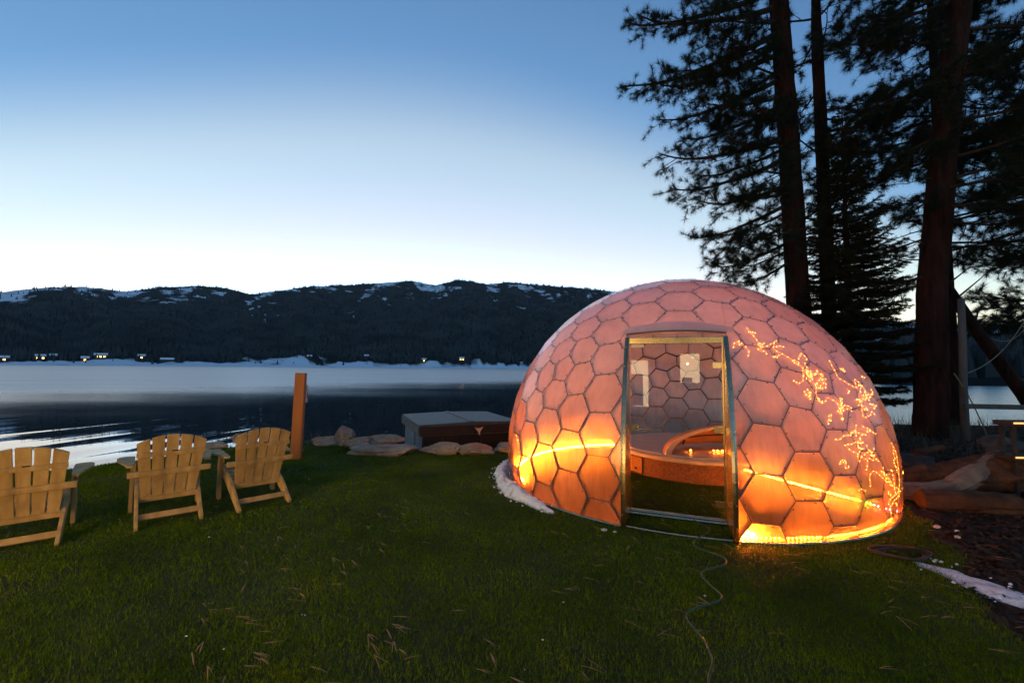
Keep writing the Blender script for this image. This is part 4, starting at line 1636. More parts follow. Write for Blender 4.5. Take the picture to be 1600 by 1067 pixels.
# rear-foot midpoints and facing, measured on the lawn
CH = [((-4.30, 3.80), 41.0, 'left garden chair of the three, cut off by the photo edge'),
      ((-3.49, 4.48), 42.0, 'middle of the three tan wooden garden chairs facing the lake'),
      ((-2.845, 5.055), 46.0, 'tan wooden garden chair nearest the tall wooden post')]
c0 = None
for (fx, fy), ang, lab in CH:
    c = make_chair(lab) if c0 is None else copy_tree(c0)
    c0 = c0 or c
    c['label'] = lab
    a_ = R(ang)
    # rear feet sit 0.45 m behind the origin
    ox, oy = fx - math.sin(a_) * 0.45, fy + math.cos(a_) * 0.45
    c.location = (ox, oy, float(ground_z(ox, oy)) + 0.012)
    c.rotation_euler = (0, 0, a_)

# ================================================================== POST, ROCKS, COVERED TUB
t = thing('wooden_post', 'tall square reddish wooden post at the water edge behind the chairs', 'post', (-3.87, 7.80, float(ground_z(-3.87, 7.8))), R(12))
t.rotation_euler = (0, R(1.2), R(12))
MB().box((0, 0, 0.74), (0.165, 0.165, 1.60)).build('post', M['postwood'], t, bevel=0.006)
pl = MB().box((0, 0.10, 1.16), (0.215, 0.02, 0.32)).build('sign_plate', M['signplate'], t)
MB().box((0.105, 0.100, 1.13), (0.012, 0.024, 0.10)).build('red_mark', M['red'], pl)

ROCKS = [((-3.45, 9.0), (.30, .28, .24), .06, 'upright pointed boulder at the left of the rock row', 'rock'),
         ((-3.85, 9.05), (.42, .26, .13), .0, 'low flat rock farthest left beside the upright boulder', 'rock'),
         ((-2.98, 8.62), (.36, .25, .14), .02, 'rounded rock in front of the upright boulder', 'rock'),
         ((-2.62, 8.78), (.48, .3, .17), .03, 'flat-topped rock behind the longest rock of the row', 'rock'),
         ((-2.28, 8.20), (.78, .27, .155), -.01, 'longest slab-like rock at the centre of the row', 'rock'),
         ((-1.28, 8.35), (.52, .25, .155), -.01, 'sloping rock in front of the covered hot tub corner', 'rock'),
         ((-0.58, 8.22), (.43, .24, .16), .0, 'saddle-shaped tan rock under the tan badge of the covered tub', 'rock'),
         ((-0.05, 8.55), (.36, .25, .13), .0, 'small low rock nearest the dome at the end of the row', 'rock'),
         ((-5.45, 8.72), (.20, .18, .17), .05, 'small pointed stone on the bank between the middle chair and post', 'rock'),
         ((-5.85, 8.6), (.32, .2, .10), .0, 'low brown stone on the bank just right of the middle chair', 'rock'),
         ((6.75, 4.55), (.42, .34, .25), .05, 'dark boulder right of the brown logs at the photo edge', 'darkrock'),
         ((5.95, 4.35), (.26, .22, .14), .0, 'small dark stone in the mulch below the brown logs', 'darkrock'),
         ((7.6, 6.6), (.55, .4, .30), .05, 'dark boulder behind the driftwood log', 'darkrock'),
         ((6.25, 6.9), (.42, .32, .22), .02, 'dark rounded boulder between dome and large pine', 'darkrock')]
for q, ((x, y), s, dz, lab, mt) in enumerate(ROCKS):
    z = float(ground_z(x, y))
    if q < 10:
        z = max(z, -0.10)
    mb = MB()
    stone_mesh(mb, (0, 0, s[2] * 0.62 + dz), s, 100 + q, 4, 0.42)
    o = mb.build('boulder', M[mt], loc=(x, y, z), smooth=False)
    o.rotation_euler = (0, 0, rng.uniform(-.3, .3))
    tag(o, lab, 'rock', 'boulders along the bank' if mt == 'rock' else 'dark boulders in the planted corner')

# dead stems at the bank behind the rocks
mb = MB()
for q in range(60):
    x, y = rng.uniform(-4.3, -3.0), rng.uniform(9.05, 9.4)
    h = rng.uniform(.12, .34)
    z = float(ground_z(x, y))
    p = np.array([x, y, z])
    d = np.array([rng.normal(0, .35), rng.normal(0, .25), 1.0])
    mb.tube([p, p + d * h * .6, p + d * h + np.array([rng.normal(0, .06), 0, 0])], [0.004, 0.003, 0.0015], 4)
for q in range(26):
    x, y = rng.uniform(-6.0, -5.5), rng.uniform(8.6, 8.95)
    h = rng.uniform(.08, .2)
    p = np.array([x, y, max(float(ground_z(x, y)), -.08)])
    d = np.array([rng.normal(0, .6), rng.normal(0, .25), 1.0])
    mb.tube([p, p + d * h * .6, p + d * h], [0.003, 0.0025, 0.0015], 4)
tag(mb.build('bank_stems', M['drygrass']), 'thin dry stems growing at the bank among the rocks', 'stems', kind='stuff')

# pad and covered hot tub on the lower shore
ta = R(23)
tx, ty = -1.94, 9.22
pad = MB().box((1.15, 1.15, -0.15), (3.0, 2.9, 0.3)).build('paved_pad', M['darkrock'], loc=(tx, ty, -0.42))
pad.rotation_euler = (0, 0, ta)
tag(pad, kind='structure')
t = thing('hot_tub', 'square hot tub under a dark folded cover behind the rock row', 'hot tub', (tx, ty, -0.42), ta)
S_ = 2.30
body = MB().box((S_ / 2, S_ / 2, .31), (S_ - .08, S_ - .08, .62)).build('cabinet', M['tubside'], t, bevel=0.03)
mb = MB()
for q in range(5):
    mb.box((.04 + (S_ - .08) * (q + .5) / 5, .03, .30), ((S_ - .08) / 5 - .012, .022, .55))
mb.build('front_boards', M['tubfront'], t)
for q in range(2):
    x0, x1 = q * S_ / 2 + (0.004 if q else -.03), (q + 1) * S_ / 2 + (.03 if q else -.004)
    V = []
    zt = [(.835, .865), (.865, .835)][q]
    for (x, zz_) in ((x0, zt[0]), (x1, zt[1])):
        for y in (-.03, S_ + .03):
            V += [(x, y, .66), (x, y, zz_)]
    # order: x0y0b,x0y0t,x0y1b,x0y1t,x1y0b,x1y0t,x1y1b,x1y1t
    F = [(1, 5, 7, 3), (0, 2, 6, 4), (0, 4, 5, 1), (4, 6, 7, 5), (6, 2, 3, 7), (2, 0, 1, 3)]
    MB().add(V, F).build('cover_half', M['cover'], t, bevel=0.02)
    MB().box(((x0 + x1) / 2, -.038, .695), (x1 - x0 - .01, .014, .20)).build('cover_skirt', M['coverskirt'], t)
    MB().box(((x0 + x1) / 2, S_ + .038, .695), (x1 - x0 - .01, .014, .20)).build('cover_skirt', M['coverskirt'], t)
MB().box((-.038, S_ / 2, .70), (.014, S_, .18)).build('cover_skirt', M['cover'], t)
MB().box((S_ / 2, S_ / 2, .872), (.09, S_ + .04, .012)).build('hinge_flap', M['cover'], t)
for y in (.35, 1.95):
    MB().box((-.05, y, .50), (.012, .035, .28)).build('strap', M['strap'], t)
MB().box((.06, -.055, .52), (.035, .012, .24)).build('strap', M['strap'], t)
Mb = Matrix(((1, 0, 0, 1.30), (0, 0, 1, -.052), (0, 1, 0, .66), (0, 0, 0, 1)))
MB().prism([(-.105, .075), (0.0, .055), (.105, .085), (.035, -.005), (.008, -.10), (-.03, -.01)], -.008, .0, Mb).build('badge', M['badge'], t)

# ================================================================== SNOW
def snow_bank(path, width, height, name, label, seed):
    P = resample(path, 0.035)
    n = len(P)
    nw = 13
    tdir = np.gradient(P, axis=0)
    tdir /= np.linalg.norm(tdir, axis=1)[:, None]
    sd = np.stack([-tdir[:, 1], tdir[:, 0], np.zeros(n)], -1)
    V = []
    for a_ in range(n):
        e = math.sin(math.pi * min(max(a_ / (n - 1), 0.0), 1.0)) ** 0.45
        for b_ in range(nw):
            u = b_ / (nw - 1) * 2 - 1
            w = width * (0.35 + 1.2 * float(fbm(a_ * .2, 1.0 + .5 * np.sign(u), seed, 4))) * e
            p = P[a_] + sd[a_] * u * w
            lump = float(fbm(p[0] * 5, p[1] * 5, seed + 3, 4))
            lump2 = float(fbm(p[0] * 17, p[1] * 17, seed + 5, 3))
            h = height * e * (1 - abs(u) ** 2.2) * (0.25 + 1.1 * lump) + 0.075 * (lump2 - .5) * (1 - abs(u) ** 4) * e * min(1, height / .1)
            V.append((p[0], p[1], float(ground_z(p[0], p[1])) + max(h, 0.0) + .012 * (1 - u * u) - .006))
    F = [(a_ * nw + b_, (a_ + 1) * nw + b_, (a_ + 1) * nw + b_ + 1, a_ * nw + b_ + 1) for a_ in range(n - 1) for b_ in range(nw - 1)]
    mb = MB().add(V, F)
    rg = np.random.default_rng(seed)
    for q in range(int(n * .8)):
        a_ = rg.integers(2, n - 2)
        off_ = rg.choice([-1, 1]) * width * rg.uniform(.55, 1.35)
        p = P[a_] + sd[a_] * off_
        s_ = rg.uniform(.006, .02)
        stone_mesh(mb, (p[0], p[1], float(ground_z(p[0], p[1])) + .02 + s_ * .2), (s_ * 1.3, s_, s_ * .7), int(seed * 100 + q), 1)
    o = mb.build(name, M['snow'])
    return tag(o, label, 'snow')


ths = np.linspace(adoor - 0.50, adoor - 1.72, 16)
snow_bank(np.stack([DC[0] + np.cos(ths) * 2.70, DC[1] + np.sin(ths) * 2.70, ths * 0], -1), 0.145, 0.14, 'snow_bank', 'crusty white snow bank against the left foot of the dome', 5)
snow_bank([(3.50, 3.82, 0), (3.62, 3.62, 0), (3.66, 3.42, 0), (3.70, 3.22, 0), (3.78, 3.05, 0), (3.95, 2.85, 0), (4.2, 2.6, 0)], 0.17, 0.035, 'snow_patch', 'thin grey snow patch on the mulch at lower right', 9)
snow_bank([(-4.35, 8.55, 0), (-4.22, 8.5, 0), (-4.05, 8.5, 0)], 0.09, 0.05, 'snow_patch', 'small snow scrap on the bank beside the post', 12)

# ================================================================== CORD, HOSE COIL
cp = np.array([(1.96, 4.72), (1.99, 4.60), (2.03, 4.46), (1.98, 4.36), (1.84, 4.24), (1.72, 4.12), (1.68, 4.02), (1.73, 3.92), (1.83, 3.84), (1.85, 3.76), (1.80, 3.66), (1.66, 3.60), (1.54, 3.54), (1.50, 3.45),
               (1.50, 3.34), (1.51, 3.24), (1.52, 3.15), (1.46, 3.08), (1.30, 3.02), (1.19, 2.96), (1.15, 2.89), (1.16, 2.78), (1.17, 2.66), (1.15, 2.55), (1.13, 2.47), (1.08, 2.40), (1.02, 2.30), (1.05, 2.1), (1.0, 1.7), (0.7, 1.0), (-.6, .2), (-2, -1.5), (-3, -4)])
tt = np.linspace(0, len(cp) - 1, len(cp) * 6)
cx = np.interp(tt, np.arange(len(cp)), cp[:, 0])
cyy = np.interp(tt, np.arange(len(cp)), cp[:, 1])
for _ in range(6):
    cx[1:-1] = (cx[:-2] + 2 * cx[1:-1] + cx[2:]) / 4
    cyy[1:-1] = (cyy[:-2] + 2 * cyy[1:-1] + cyy[2:]) / 4
o = MB().tube(np.stack([cx, cyy, ground_z(cx, cyy) + 0.042], -1), 0.0062, 6).build('power_cord', M['cord'], smooth=True)
tag(o, 'dark green power cord snaking from the dome door across the lawn', 'cord')
mb = MB()
for q in range(3):
    th = np.linspace(0, 2 * np.pi, 40)
    rx, ry = .19 + .02 * q, .105 + .015 * q
    x = 3.50 + np.cos(th) * rx + .03 * np.sin(3 * th + q)
    y = 3.92 + np.sin(th) * ry + .02 * np.sin(2 * th + q)
    mb.tube(np.stack([x, y, ground_z(x, y) + .022 + .012 * q], -1), 0.011, 6, cap=False)
tag(mb.build('hose_coil', M['hose'], smooth=True), 'brown hose coil lying at the lawn edge right of the dome', 'hose')

# ================================================================== LOGS
def log(path, rad, mat, label, seed, k=18, name='log'):
    P = resample(path, 0.05)
    n = len(P)
    rr0 = np.interp(np.linspace(0, 1, n), np.linspace(0, 1, len(rad)), rad)
    mb = MB()
    mb.tube(P, rr0, k)
    V = np.concatenate(mb.V)
    ctr = np.repeat(P, k, axis=0)
    d = V[:n * k] - ctr
    nz_ = fbm(np.repeat(np.arange(n), k) * .22 + seed, np.tile(np.arange(k), n) * .9, seed, 4) - .5
    V[:n * k] = ctr + d * (1 + .55 * nz_ + .10 * np.sin(np.tile(np.arange(k), n) * 2.4 + np.repeat(np.arange(n), k) * .12))[:, None]
    base = np.array([P[:, 0].mean(), P[:, 1].mean(), P[:, 2].min() - max(rad)])
    mb.V = [V - base]
    o = mb.build(name, mat, loc=tuple(base), smooth=False)
    return tag(o, label, 'log', 'logs in the planted corner')


log([(4.95, 5.72, .10), (5.25, 5.62, .10), (5.6, 5.55, .15), (5.95, 5.58, .32), (6.25, 5.66, .46), (6.55, 5.75, .55)], [.10, .12, .125, .12, .11, .085], M['log'],
    'pale curved driftwood log reaching from the dome towards the right', 3, name='driftwood_log')
log([(5.35, 5.95, .16), (5.9, 5.75, .24), (6.5, 5.6, .36), (7.3, 5.5, .52)], [.16, .22, .25, .24], M['brownlog'],
    'thick brown log leaning behind the pale driftwood', 7, name='brown_log')
log([(5.0, 5.32, .09), (5.5, 5.18, .10), (5.95, 5.08, .10)], [.12, .13, .12], M['brownlog'],
    'short sawn brown log below the driftwood', 9, name='brown_log')
log([(6.05, 6.45, .44), (6.5, 6.5, .52)], [.05, .045], M['brownlog'], 'small sawn branch stub above the driftwood', 11, 10, name='branch_stub')

# ================================================================== TREES
def needles(T, D, m, lmin, lmax, w, spread, back=0.10):
    """brush tufts: m needles per twig end"""
    n = len(T)
    T = np.repeat(T, m, axis=0)
    Dn = np.repeat(D, m, axis=0)
    rv = rng.normal(size=(n * m, 3))
    rv /= np.linalg.norm(rv, axis=1)[:, None]
    d = Dn * rng.uniform(0.1, 1.1, (n * m, 1)) + rv * spread
    d /= np.linalg.norm(d, axis=1)[:, None]
    l = rng.uniform(lmin, lmax, (n * m, 1))
    b = T - Dn * rng.uniform(0, back, (n * m, 1))
    s = np.cross(d, rng.normal(size=(n * m, 3)))
    s /= np.linalg.norm(s, axis=1)[:, None] + 1e-9
    V = np.stack([b - s * w, b + s * w, b + d * l], 1)
    return V.reshape(-1, 3), np.arange(3 * n * m).reshape(-1, 3)


def trunk_mesh(path, rad, k, seed):
    P = resample(path, 0.07)
    k = 44
    n = len(P)
    rr0 = np.interp(np.linspace(0, 1, n), np.linspace(0, 1, len(rad)), rad)
    mb = MB()
    mb.tube(P, rr0, k)
    V = np.concatenate(mb.V)
    ctr = np.repeat(P, k, axis=0)
    d = V[:n * k] - ctr
    nz_ = fbm(np.repeat(np.arange(n), k) * .15 + seed, np.tile(np.arange(k), n) * .4, seed, 3) - .5
    ii, kk = np.repeat(np.arange(n), k), np.tile(np.arange(k), n)
    ridge = np.abs(fbm(kk * .33 + .6 * fbm(ii * .12, kk * .2, seed + 9, 2), ii * .055, seed + 4, 3) - .5) * 2
    V[:n * k] = ctr + d * (1 + .12 * nz_ + .16 * (np.sqrt(ridge) - .5))[:, None]
    mb.V = [V]
    return mb, P


def limb_path(p0, p1, sag, wob, n=12):
    t = np.linspace(0, 1, n)[:, None]
    p0, p1 = np.array(p0, float), np.array(p1, float)
    L = np.linalg.norm(p1 - p0)
    P = p0 + (p1 - p0) * t
    P[:, 2] += (-sag * L * (t * (1 - t) * 4) * (1 - .5 * t))[:, 0]
    w = rng.normal(0, wob * L, (n, 3))
    w[0] = 0
    w = (np.cumsum(w, axis=0) * .25) * t
    P = P + w
    P[-3:, 2] += np.array([.01, .03, .07]) * L
    return P


def grow_limb(br, tips, dirs, P, r0, dens=1.0, sub_len=1.0, start=0.22):
    n = len(P)
    L = np.linalg.norm(np.diff(P, axis=0), axis=1).sum()
    br.tube(P, np.linspace(r0, max(r0 * .22, .006), n), 6)
    Q = resample(P, 0.05)
    T = np.gradient(Q, axis=0)
    T /= np.linalg.norm(T, axis=1)[:, None]
    t = start
    side = 1
    while t < 1.0:
        i = min(int(t * (len(Q) - 1)), len(Q) - 1)
        f = T[i]
        sd = np.cross(f, ZV)
        sd /= np.linalg.norm(sd) + 1e-9
        side = -side
        sl = sub_len * (0.32 + 0.75 * (1 - t) ** .7) * rng.uniform(.65, 1.25)
        d = f * rng.uniform(.45, .95) + sd * side * rng.uniform(.35, 1.0) + ZV * rng.normal(-.08, .34)
        d /= np.linalg.norm(d)
        e = d + np.array([0, 0, rng.uniform(-.15, .45)])
        e /= np.linalg.norm(e)
        S0 = Q[i]
        mid_ = S0 + d * sl * .55 + rng.normal(0, .03, 3)
        end = mid_ + e * sl * .45
        br.tube([S0, (S0 + mid_) / 2 + rng.normal(0, .02, 3), mid_, (mid_ + end) / 2 + rng.normal(0, .015, 3), end], [.014, .011, .008, .006, .004], 4, cap=False)
        tips.append(end)
        dirs.append(e)
        m = max(2, int(sl * 7.0))
        for q in range(m):
            u = rng.uniform(.25, .95)
            b0 = S0 + (mid_ - S0) * min(1, u / .55) if u < .55 else mid_ + (end - mid_) * ((u - .55) / .45)
            td = d * rng.uniform(.3, .9) + rng.normal(0, .62, 3)
            td[2] += .12
            td /= np.linalg.norm(td)
            tl = rng.uniform(.10, .34)
            b1 = b0 + td * tl
            b1[2] -= tl * .10
            br.tube([b0, (b0 + b1) / 2 + rng.normal(0, .02, 3), b1], [.006, .005, .003], 3, cap=False)
            tips.append(b1)
            dirs.append(td)
            if rng.uniform() < .6:
                tips.append((b0 + b1) / 2)
                dirs.append(td)
        t += rng.uniform(.55, 1.35) * .17 / L / dens * 1.0
    tips.append(P[-1])
    dirs.append(T[-1])


def make_pine(name, label, base, trunk, rads, explicit, random_n, zr, lr, azc, azspread, seed, mneed=56, dens=1.0, dead=()):
    t = thing(name, label, 'tree', tuple(base), group='pine trees right of the dome')
    base = np.array(base)
    mb, P = trunk_mesh(trunk, rads, 22, seed)
    mb.build('trunk', M['bark'], t)
    br = MB()
    tips, dirs = [], []

    def on_trunk(z):
        return np.array([np.interp(z, P[:, 2], P[:, 0]), np.interp(z, P[:, 2], P[:, 1]), z])
    for z0, dx, dy, z1, r in explicit:
        p0 = on_trunk(z0)
        grow_limb(br, tips, dirs, limb_path(p0, (p0[0] + dx, p0[1] + dy, z1), .05, .02), r, dens)
    for q in range(random_n):
        z0 = zr[0] + (zr[1] - zr[0]) * (q + rng.uniform(0, 1)) / random_n
        p0 = on_trunk(z0)
        a_ = azc + rng.normal(0, azspread) if azspread < 3 else rng.uniform(0, 6.283)
        f = (z0 - zr[0]) / (zr[1] - zr[0])
        L = np.interp(f, [0, .35, .8, 1], [lr * .8, lr, lr * .75, lr * .3]) * rng.uniform(.7, 1.15)
        p1 = p0 + np.array([math.cos(a_) * L, math.sin(a_) * L, L * rng.uniform(-.30, .22)])
        grow_limb(br, tips, dirs, limb_path(p0, p1, rng.uniform(0, .08), .025), .028 + .012 * L / 3, dens)
    for z0, dx, dy, z1 in dead:
        p0 = on_trunk(z0)
        L = math.hypot(dx, z1 - z0)
        Pd = limb_path(p0, (p0[0] + dx, p0[1] + dy, z1), -.08, .05, 10)
        br.tube(Pd, np.linspace(.022, .005, 10), 5)
        for e in range(5):
            i_ = rng.integers(3, 9)
            d = rng.normal(0, .5, 3) + np.array([np.sign(dx) * .5, 0, .1])
            b1 = Pd[i_] + d * rng.uniform(.15, .4)
            br.tube([Pd[i_], (Pd[i_] + b1) / 2 + rng.normal(0, .04, 3), b1], [.007, .005, .003], 4, cap=False)
    br.build('branches', M['twig'], t)
    tips, dirs = np.array(tips), np.array(dirs)
    cr = MB()
    cr.add(*needles(tips, dirs, mneed, .12, .21, .0036, .90))
    cr.build('crown', M['needle'], t)
    print(name, 'needles', len(tips) * mneed)


base = (7.45, 11.0, 0.1)
make_pine('pine_tree', 'tall pine behind the dome with long boughs reaching left', base,
          [(0, 0, -.3), (-.02, 0, 3.2), (-.12, 0, 7), (-.28, 0, 11.5), (-.5, .1, 17), (-.55, .1, 20)], [.31, .27, .245, .22, .17, .05],
          [(12.6, -3.96, -.6, 12.6, .08), (11.9, -4.00, .4, 11.0, .085), (11.4, -3.96, -.5, 10.3, .08), (10.7, -4.09, .5, 9.2, .085), (10.1, -3.77, -.4, 8.7, .075), (9.4, -3.40, .3, 8.2, .07),
           (9.9, -2.67, -1.6, 9.4, .06), (8.7, -2.39, .9, 8.0, .06), (7.75, -3.36, -.2, 6.95, .075), (7.2, -3.04, .5, 6.25, .07), (6.5, -2.67, -.3, 5.6, .06), (6.0, -2.39, .4, 5.0, .06), (5.5, -2.16, -.2, 4.5, .05),
           (5.0, -2.02, .3, 4.15, .05), (4.5, -1.56, -.2, 3.7, .045), (8.2, -1.75, -1.5, 7.7, .05), (6.8, -1.47, -1.2, 6.3, .05), (5.3, -1.20, -1.2, 4.7, .04), (11.0, -2.39, -1.0, 10.2, .05), (10.4, -2.02, 1.0, 9.7, .05), (9.7, -2.21, .9, 8.6, .05), (8.9, -2.67, -.7, 8.1, .05),
           (7.5, -2.02, .9, 6.9, .05), (6.3, -1.84, -.9, 5.7, .045), (5.8, -1.56, .8, 5.2, .04), (4.8, -1.10, .6, 4.3, .04)],
          20, (6.5, 19.5), 3.0, 0.2, 9.0, 1, dens=1.0)
base = (9.25, 12.4, 0.1)
make_pine('pine_tree', 'thinner straight pine just right of the tall leftmost pine', base,
          [(0, 0, -.3), (0, 0, 5), (-.05, 0, 12), (0, 0, 17)], [.20, .18, .15, .04], [],
          26, (5.5, 16.5), 2.3, 0, 9.0, 2, dens=.9)
base = (9.2, 9.45, 0.15)
make_pine('pine_tree', 'thickest pine with bare lower trunk at right of the dome', base,
          [(-.06, 0, -.4), (0, 0, .5), (.2, 0, 3.5), (.68, 0, 7), (1.38, 0, 11.5), (2.1, 0, 17)], [.32, .265, .24, .225, .21, .15],
          [(7.0, -1.15, -.3, 6.1, .05), (8.3, -1.5, .2, 7.7, .05), (9.2, -1.7, -.4, 8.8, .055), (10.2, -1.9, .3, 9.8, .06), (5.6, -.9, .2, 4.9, .03)],
          40, (4.9, 16.5), 3.0, 0.0, 1.5, 3, dens=1.1,
          dead=[(5.2, -1.2, -.2, 5.3), (4.7, -1.0, .1, 4.4), (4.2, -.8, -.1, 4.5), (3.7, -.75, 0, 3.3), (5.9, -1.1, 0, 5.6)])
base = (15.3, 11.8, 0.2)
make_pine('pine_tree', 'bushy pine with dense crown at the right edge of the photo', base,
          [(0, 0, -.3), (.05, 0, 6), (.1, 0, 15)], [.24, .2, .05], [],
          54, (2.4, 15.5), 3.2, 3.14, 1.5, 4, dens=1.1)
base = (13.1, 12.7, 0.2)
make_pine('pine_tree', 'slim pine filling the gap behind the thickest trunk', base,
          [(0, 0, -.3), (-.05, 0, 6), (-.1, 0, 16)], [.17, .14, .04], [],
          44, (4.5, 15.5), 2.9, 0, 9.0, 6, dens=1.0)


def make_fir(label, base, height, rmax, seed):
    t = thing('fir_tree', label, 'tree', tuple(base))
    MB().tube([(0, 0, -.2), (.02, 0, height * .5), (.05, 0, height)], [.11, .07, .012], 10).build('trunk', M['bark'], t, smooth=True)
    br, tips, dirs = MB(), [], []
    z = 0.95
    while z < height - .15:
        f = z / height
        L0 = rmax * (1 - f) ** .85 * np.interp(f, [0, .10, .24, 1], [.6, .72, 1, 1]) + .10
        nb = 9 if f < .6 else 7
        dr = np.interp(f, [0, .5, 1], [-.32, -.10, .45])
        a0 = rng.uniform(0, 6.28)
        for q in range(nb):
            a_ = a0 + q * 6.283 / nb + rng.normal(0, .18)
            L = L0 * rng.uniform(.68, 1.12)
            d = np.array([math.cos(a_), math.sin(a_), 0])
            sd = np.array([-d[1], d[0], 0])
            tt_ = np.linspace(0, 1, 8)
            P = np.array([(0, 0, z)]) + d * (L * tt_)[:, None]
            P[:, 2] += L * (dr * tt_ + .22 * tt_ ** 3) + rng.normal(0, .02)
            br.tube(P, np.linspace(.016, .004, 8), 4, cap=False)
            s = .15
            while s < L:
                u = s / L
                p = np.array([np.interp(u, tt_, P[:, k_]) for k_ in range(3)])
                for sg in (-1, 1):
                    tl = (.12 + .42 * (1 - u)) * min(1, L / 1.2) * rng.uniform(.7, 1.2)
                    td = d * .75 + sd * sg * .75 + np.array([0, 0, rng.normal(-.10, .12)])
                    td /= np.linalg.norm(td)
                    e = p + td * tl
                    br.tube([p, e], [.006, .003], 3, cap=False)
                    m = max(2, int(tl / .055))
                    for w in range(m):
                        tips.append(p + (e - p) * (w + 1) / m)
                        dirs.append(td)
                tips.append(p)
                dirs.append(d)
                s += .095
        z += np.interp(f, [0, 1], [.27, .20])
    br.build('branches', M['twig'], t)
    cr = MB()
    cr.add(*needles(np.array(tips), np.array(dirs), 26, .04, .095, .0055, .65, .06))
    cr.build('crown', M['fir'], t)
    return len(tips)


make_fir('full dark fir with layered boughs behind the right of the dome', (8.35, 10.55, 0.1), 8.3, 1.9, 5)

# leaning dead trunk, pole, rail and ropes at the right
t = thing('leaning_tree', 'bare dark trunk leaning down to the right behind the thickest pine', 'tree', (13.4, 10.9, .2))
MB().tube(np.array([(.3, 0, -.3), (-.4, 0, .9), (-1.5, 0, 2.5), (-2.3, .05, 3.9), (-2.7, .1, 4.8)]), [.17, .15, .13, .11, .08], 14).build('trunk', M['bark'], t, smooth=True)
for q in range(7):
    s_ = rng.uniform(.25, .95)
    p = np.array([.3 - 3.0 * s_, 0, -.3 + 5.1 * s_])
    d = np.array([rng.normal(.1, .5), rng.normal(0, .4), rng.uniform(.1, .7)])
    MB().tube([p, p + d * .5, p + d * .9 + np.array([.1, 0, .1])], [.025, .015, .006], 5).build('branch', M['twig'], t)

t = thing('fence', 'weathered grey pole and rail fence beside the thickest pine', 'fence', (9.42, 9.0, .1))
MB().tube([(.05, 0, -.2), (.06, 0, 1.2), (.10, 0, 2.1), (.12, 0, 3.1)], [.075, .072, .066, .06], 12).build('post', M['greywood'], t, smooth=True)
MB().box((2.0, -.09, .82), (4.1, .07, .10), Matrix.Rotation(R(.6), 3, 'Y')).build('rail', M['greywood'], t, bevel=.006)
MB().box((4.0, .0, .4), (.12, .12, 1.3)).build('post', M['greywood'], t, bevel=.006)


def rope_obj(p0, p1, sag, r, label):
    tt_ = np.linspace(0, 1, 24)
    P = np.array(p0) + (np.array(p1) - np.array(p0)) * tt_[:, None]
    P[:, 2] -= sag * 4 * tt_ * (1 - tt_)
    o = MB().tube(P, r, 5).build('rope', M['rope'])
    return tag(o, label, 'rope', 'ropes strung from the thickest pine')


rope_obj((9.5, 9.02, 1.6), (12.9, 10.6, 3.1), .28, .011, 'slack pale rope rising from the thickest pine to the leaning trunk')
rope_obj((10.3, 9.1, 2.35), (12.9, 10.7, 2.75), .15, .008, 'thinner upper rope between the fence pole and leaning trunk')
rope_obj((9.28, 8.98, 1.62), (9.85, 8.9, .25), -.12, .011, 'pale rope end hanging down the front of the thickest pine')

# low bench at the photo edge with the light on its edges made emissive
t = thing('lit_bench', 'dark bench with orange light on its edges built as glowing strips at the right photo edge', 'bench', (6.27, 5.35, .12))
for z, nm in ((.50, 'seat'), (.92, 'shelf')):
    s = MB().box((.55, .11, z - .03), (1.2, .22, .06)).build(nm, M['strap'], t, bevel=.006)
    MB().box((.55, -.012, z - .018), (1.18, .012, .018)).build('edge_glow', M['edge'], s)
for x in (.0, 1.1):
    for y in (.06, .19):
        MB().box((x + .03, y, .42), (.035, .035, .90)).build('leg', M['strap'], t)

# dry undergrowth along the right bank
mb = MB()
n = 5200
xx = rng.uniform(4.8, 15.5, n)
yy = rng.uniform(7.5, 12.6, n)
k = (land_sd(xx, yy) < -.1) & (np.hypot(xx - DC[0], yy - DC[1]) > 2.8) & (fbm(xx * .9, yy * .9, 61, 3) > .42)
xx, yy = xx[k], yy[k]
n = len(xx)
zz = ground_z(xx, yy)
h = rng.uniform(.10, .42, n)
a_ = rng.uniform(0, 6.28, n)
w = .005
dx, dy = rng.normal(0, .35, n) * h, rng.normal(0, .35, n) * h
V = np.stack([np.stack([xx - np.cos(a_) * w, yy - np.sin(a_) * w, zz], -1), np.stack([xx + np.cos(a_) * w, yy + np.sin(a_) * w, zz], -1),
              np.stack([xx + dx, yy + dy, zz + h], -1)], 1)
mb.add(V.reshape(-1, 3), np.arange(3 * n).reshape(-1, 3))
tag(mb.build('undergrowth', M['drygrass']), 'dry dark undergrowth between the dome and the right shore', 'undergrowth', kind='stuff')

# ================================================================== HOUSE BEHIND THE CAMERA (seen mirrored in the glass door)
PW = DC * np.array([1, 1, 0]) + DN * (PANE_R + .006)      # a point of the pane plane


def mirror_ray(px, py):
    d = pix_dir(px, py)
    o_ = np.array(CAM)
    t_ = ((PW - o_) @ DN) / (d @ DN)
    p = o_ + d * t_
    r = d - 2 * (d @ DN) * DN
    return p, r / np.linalg.norm(r)


p0, r0 = mirror_ray(1060, 577)
HN = np.array([.50, .866, 0.0])                      # facade faces this way
HQ = p0 + r0 * 9.6
HU = np.array([HN[1], -HN[0], 0.0])                  # along the facade (to the right seen from the lake side: negative)


def facade_uv(px, py):
    p, r = mirror_ray(px, py)
    t_ = ((HQ - p) @ HN) / (r @ HN)
    q = p + r * t_
    return (q - HQ) @ HU, q[2]


house = thing('house', 'dark cedar house with warm lit windows mirrored in the glass door', 'house', (HQ[0], HQ[1], 0.0))
Mh = Matrix(((HU[0], -HN[0], 0, 0), (HU[1], -HN[1], 0, 0), (0, 0, 1, 0), (0, 0, 0, 1)))
Mh3 = Mh.to_3x3()


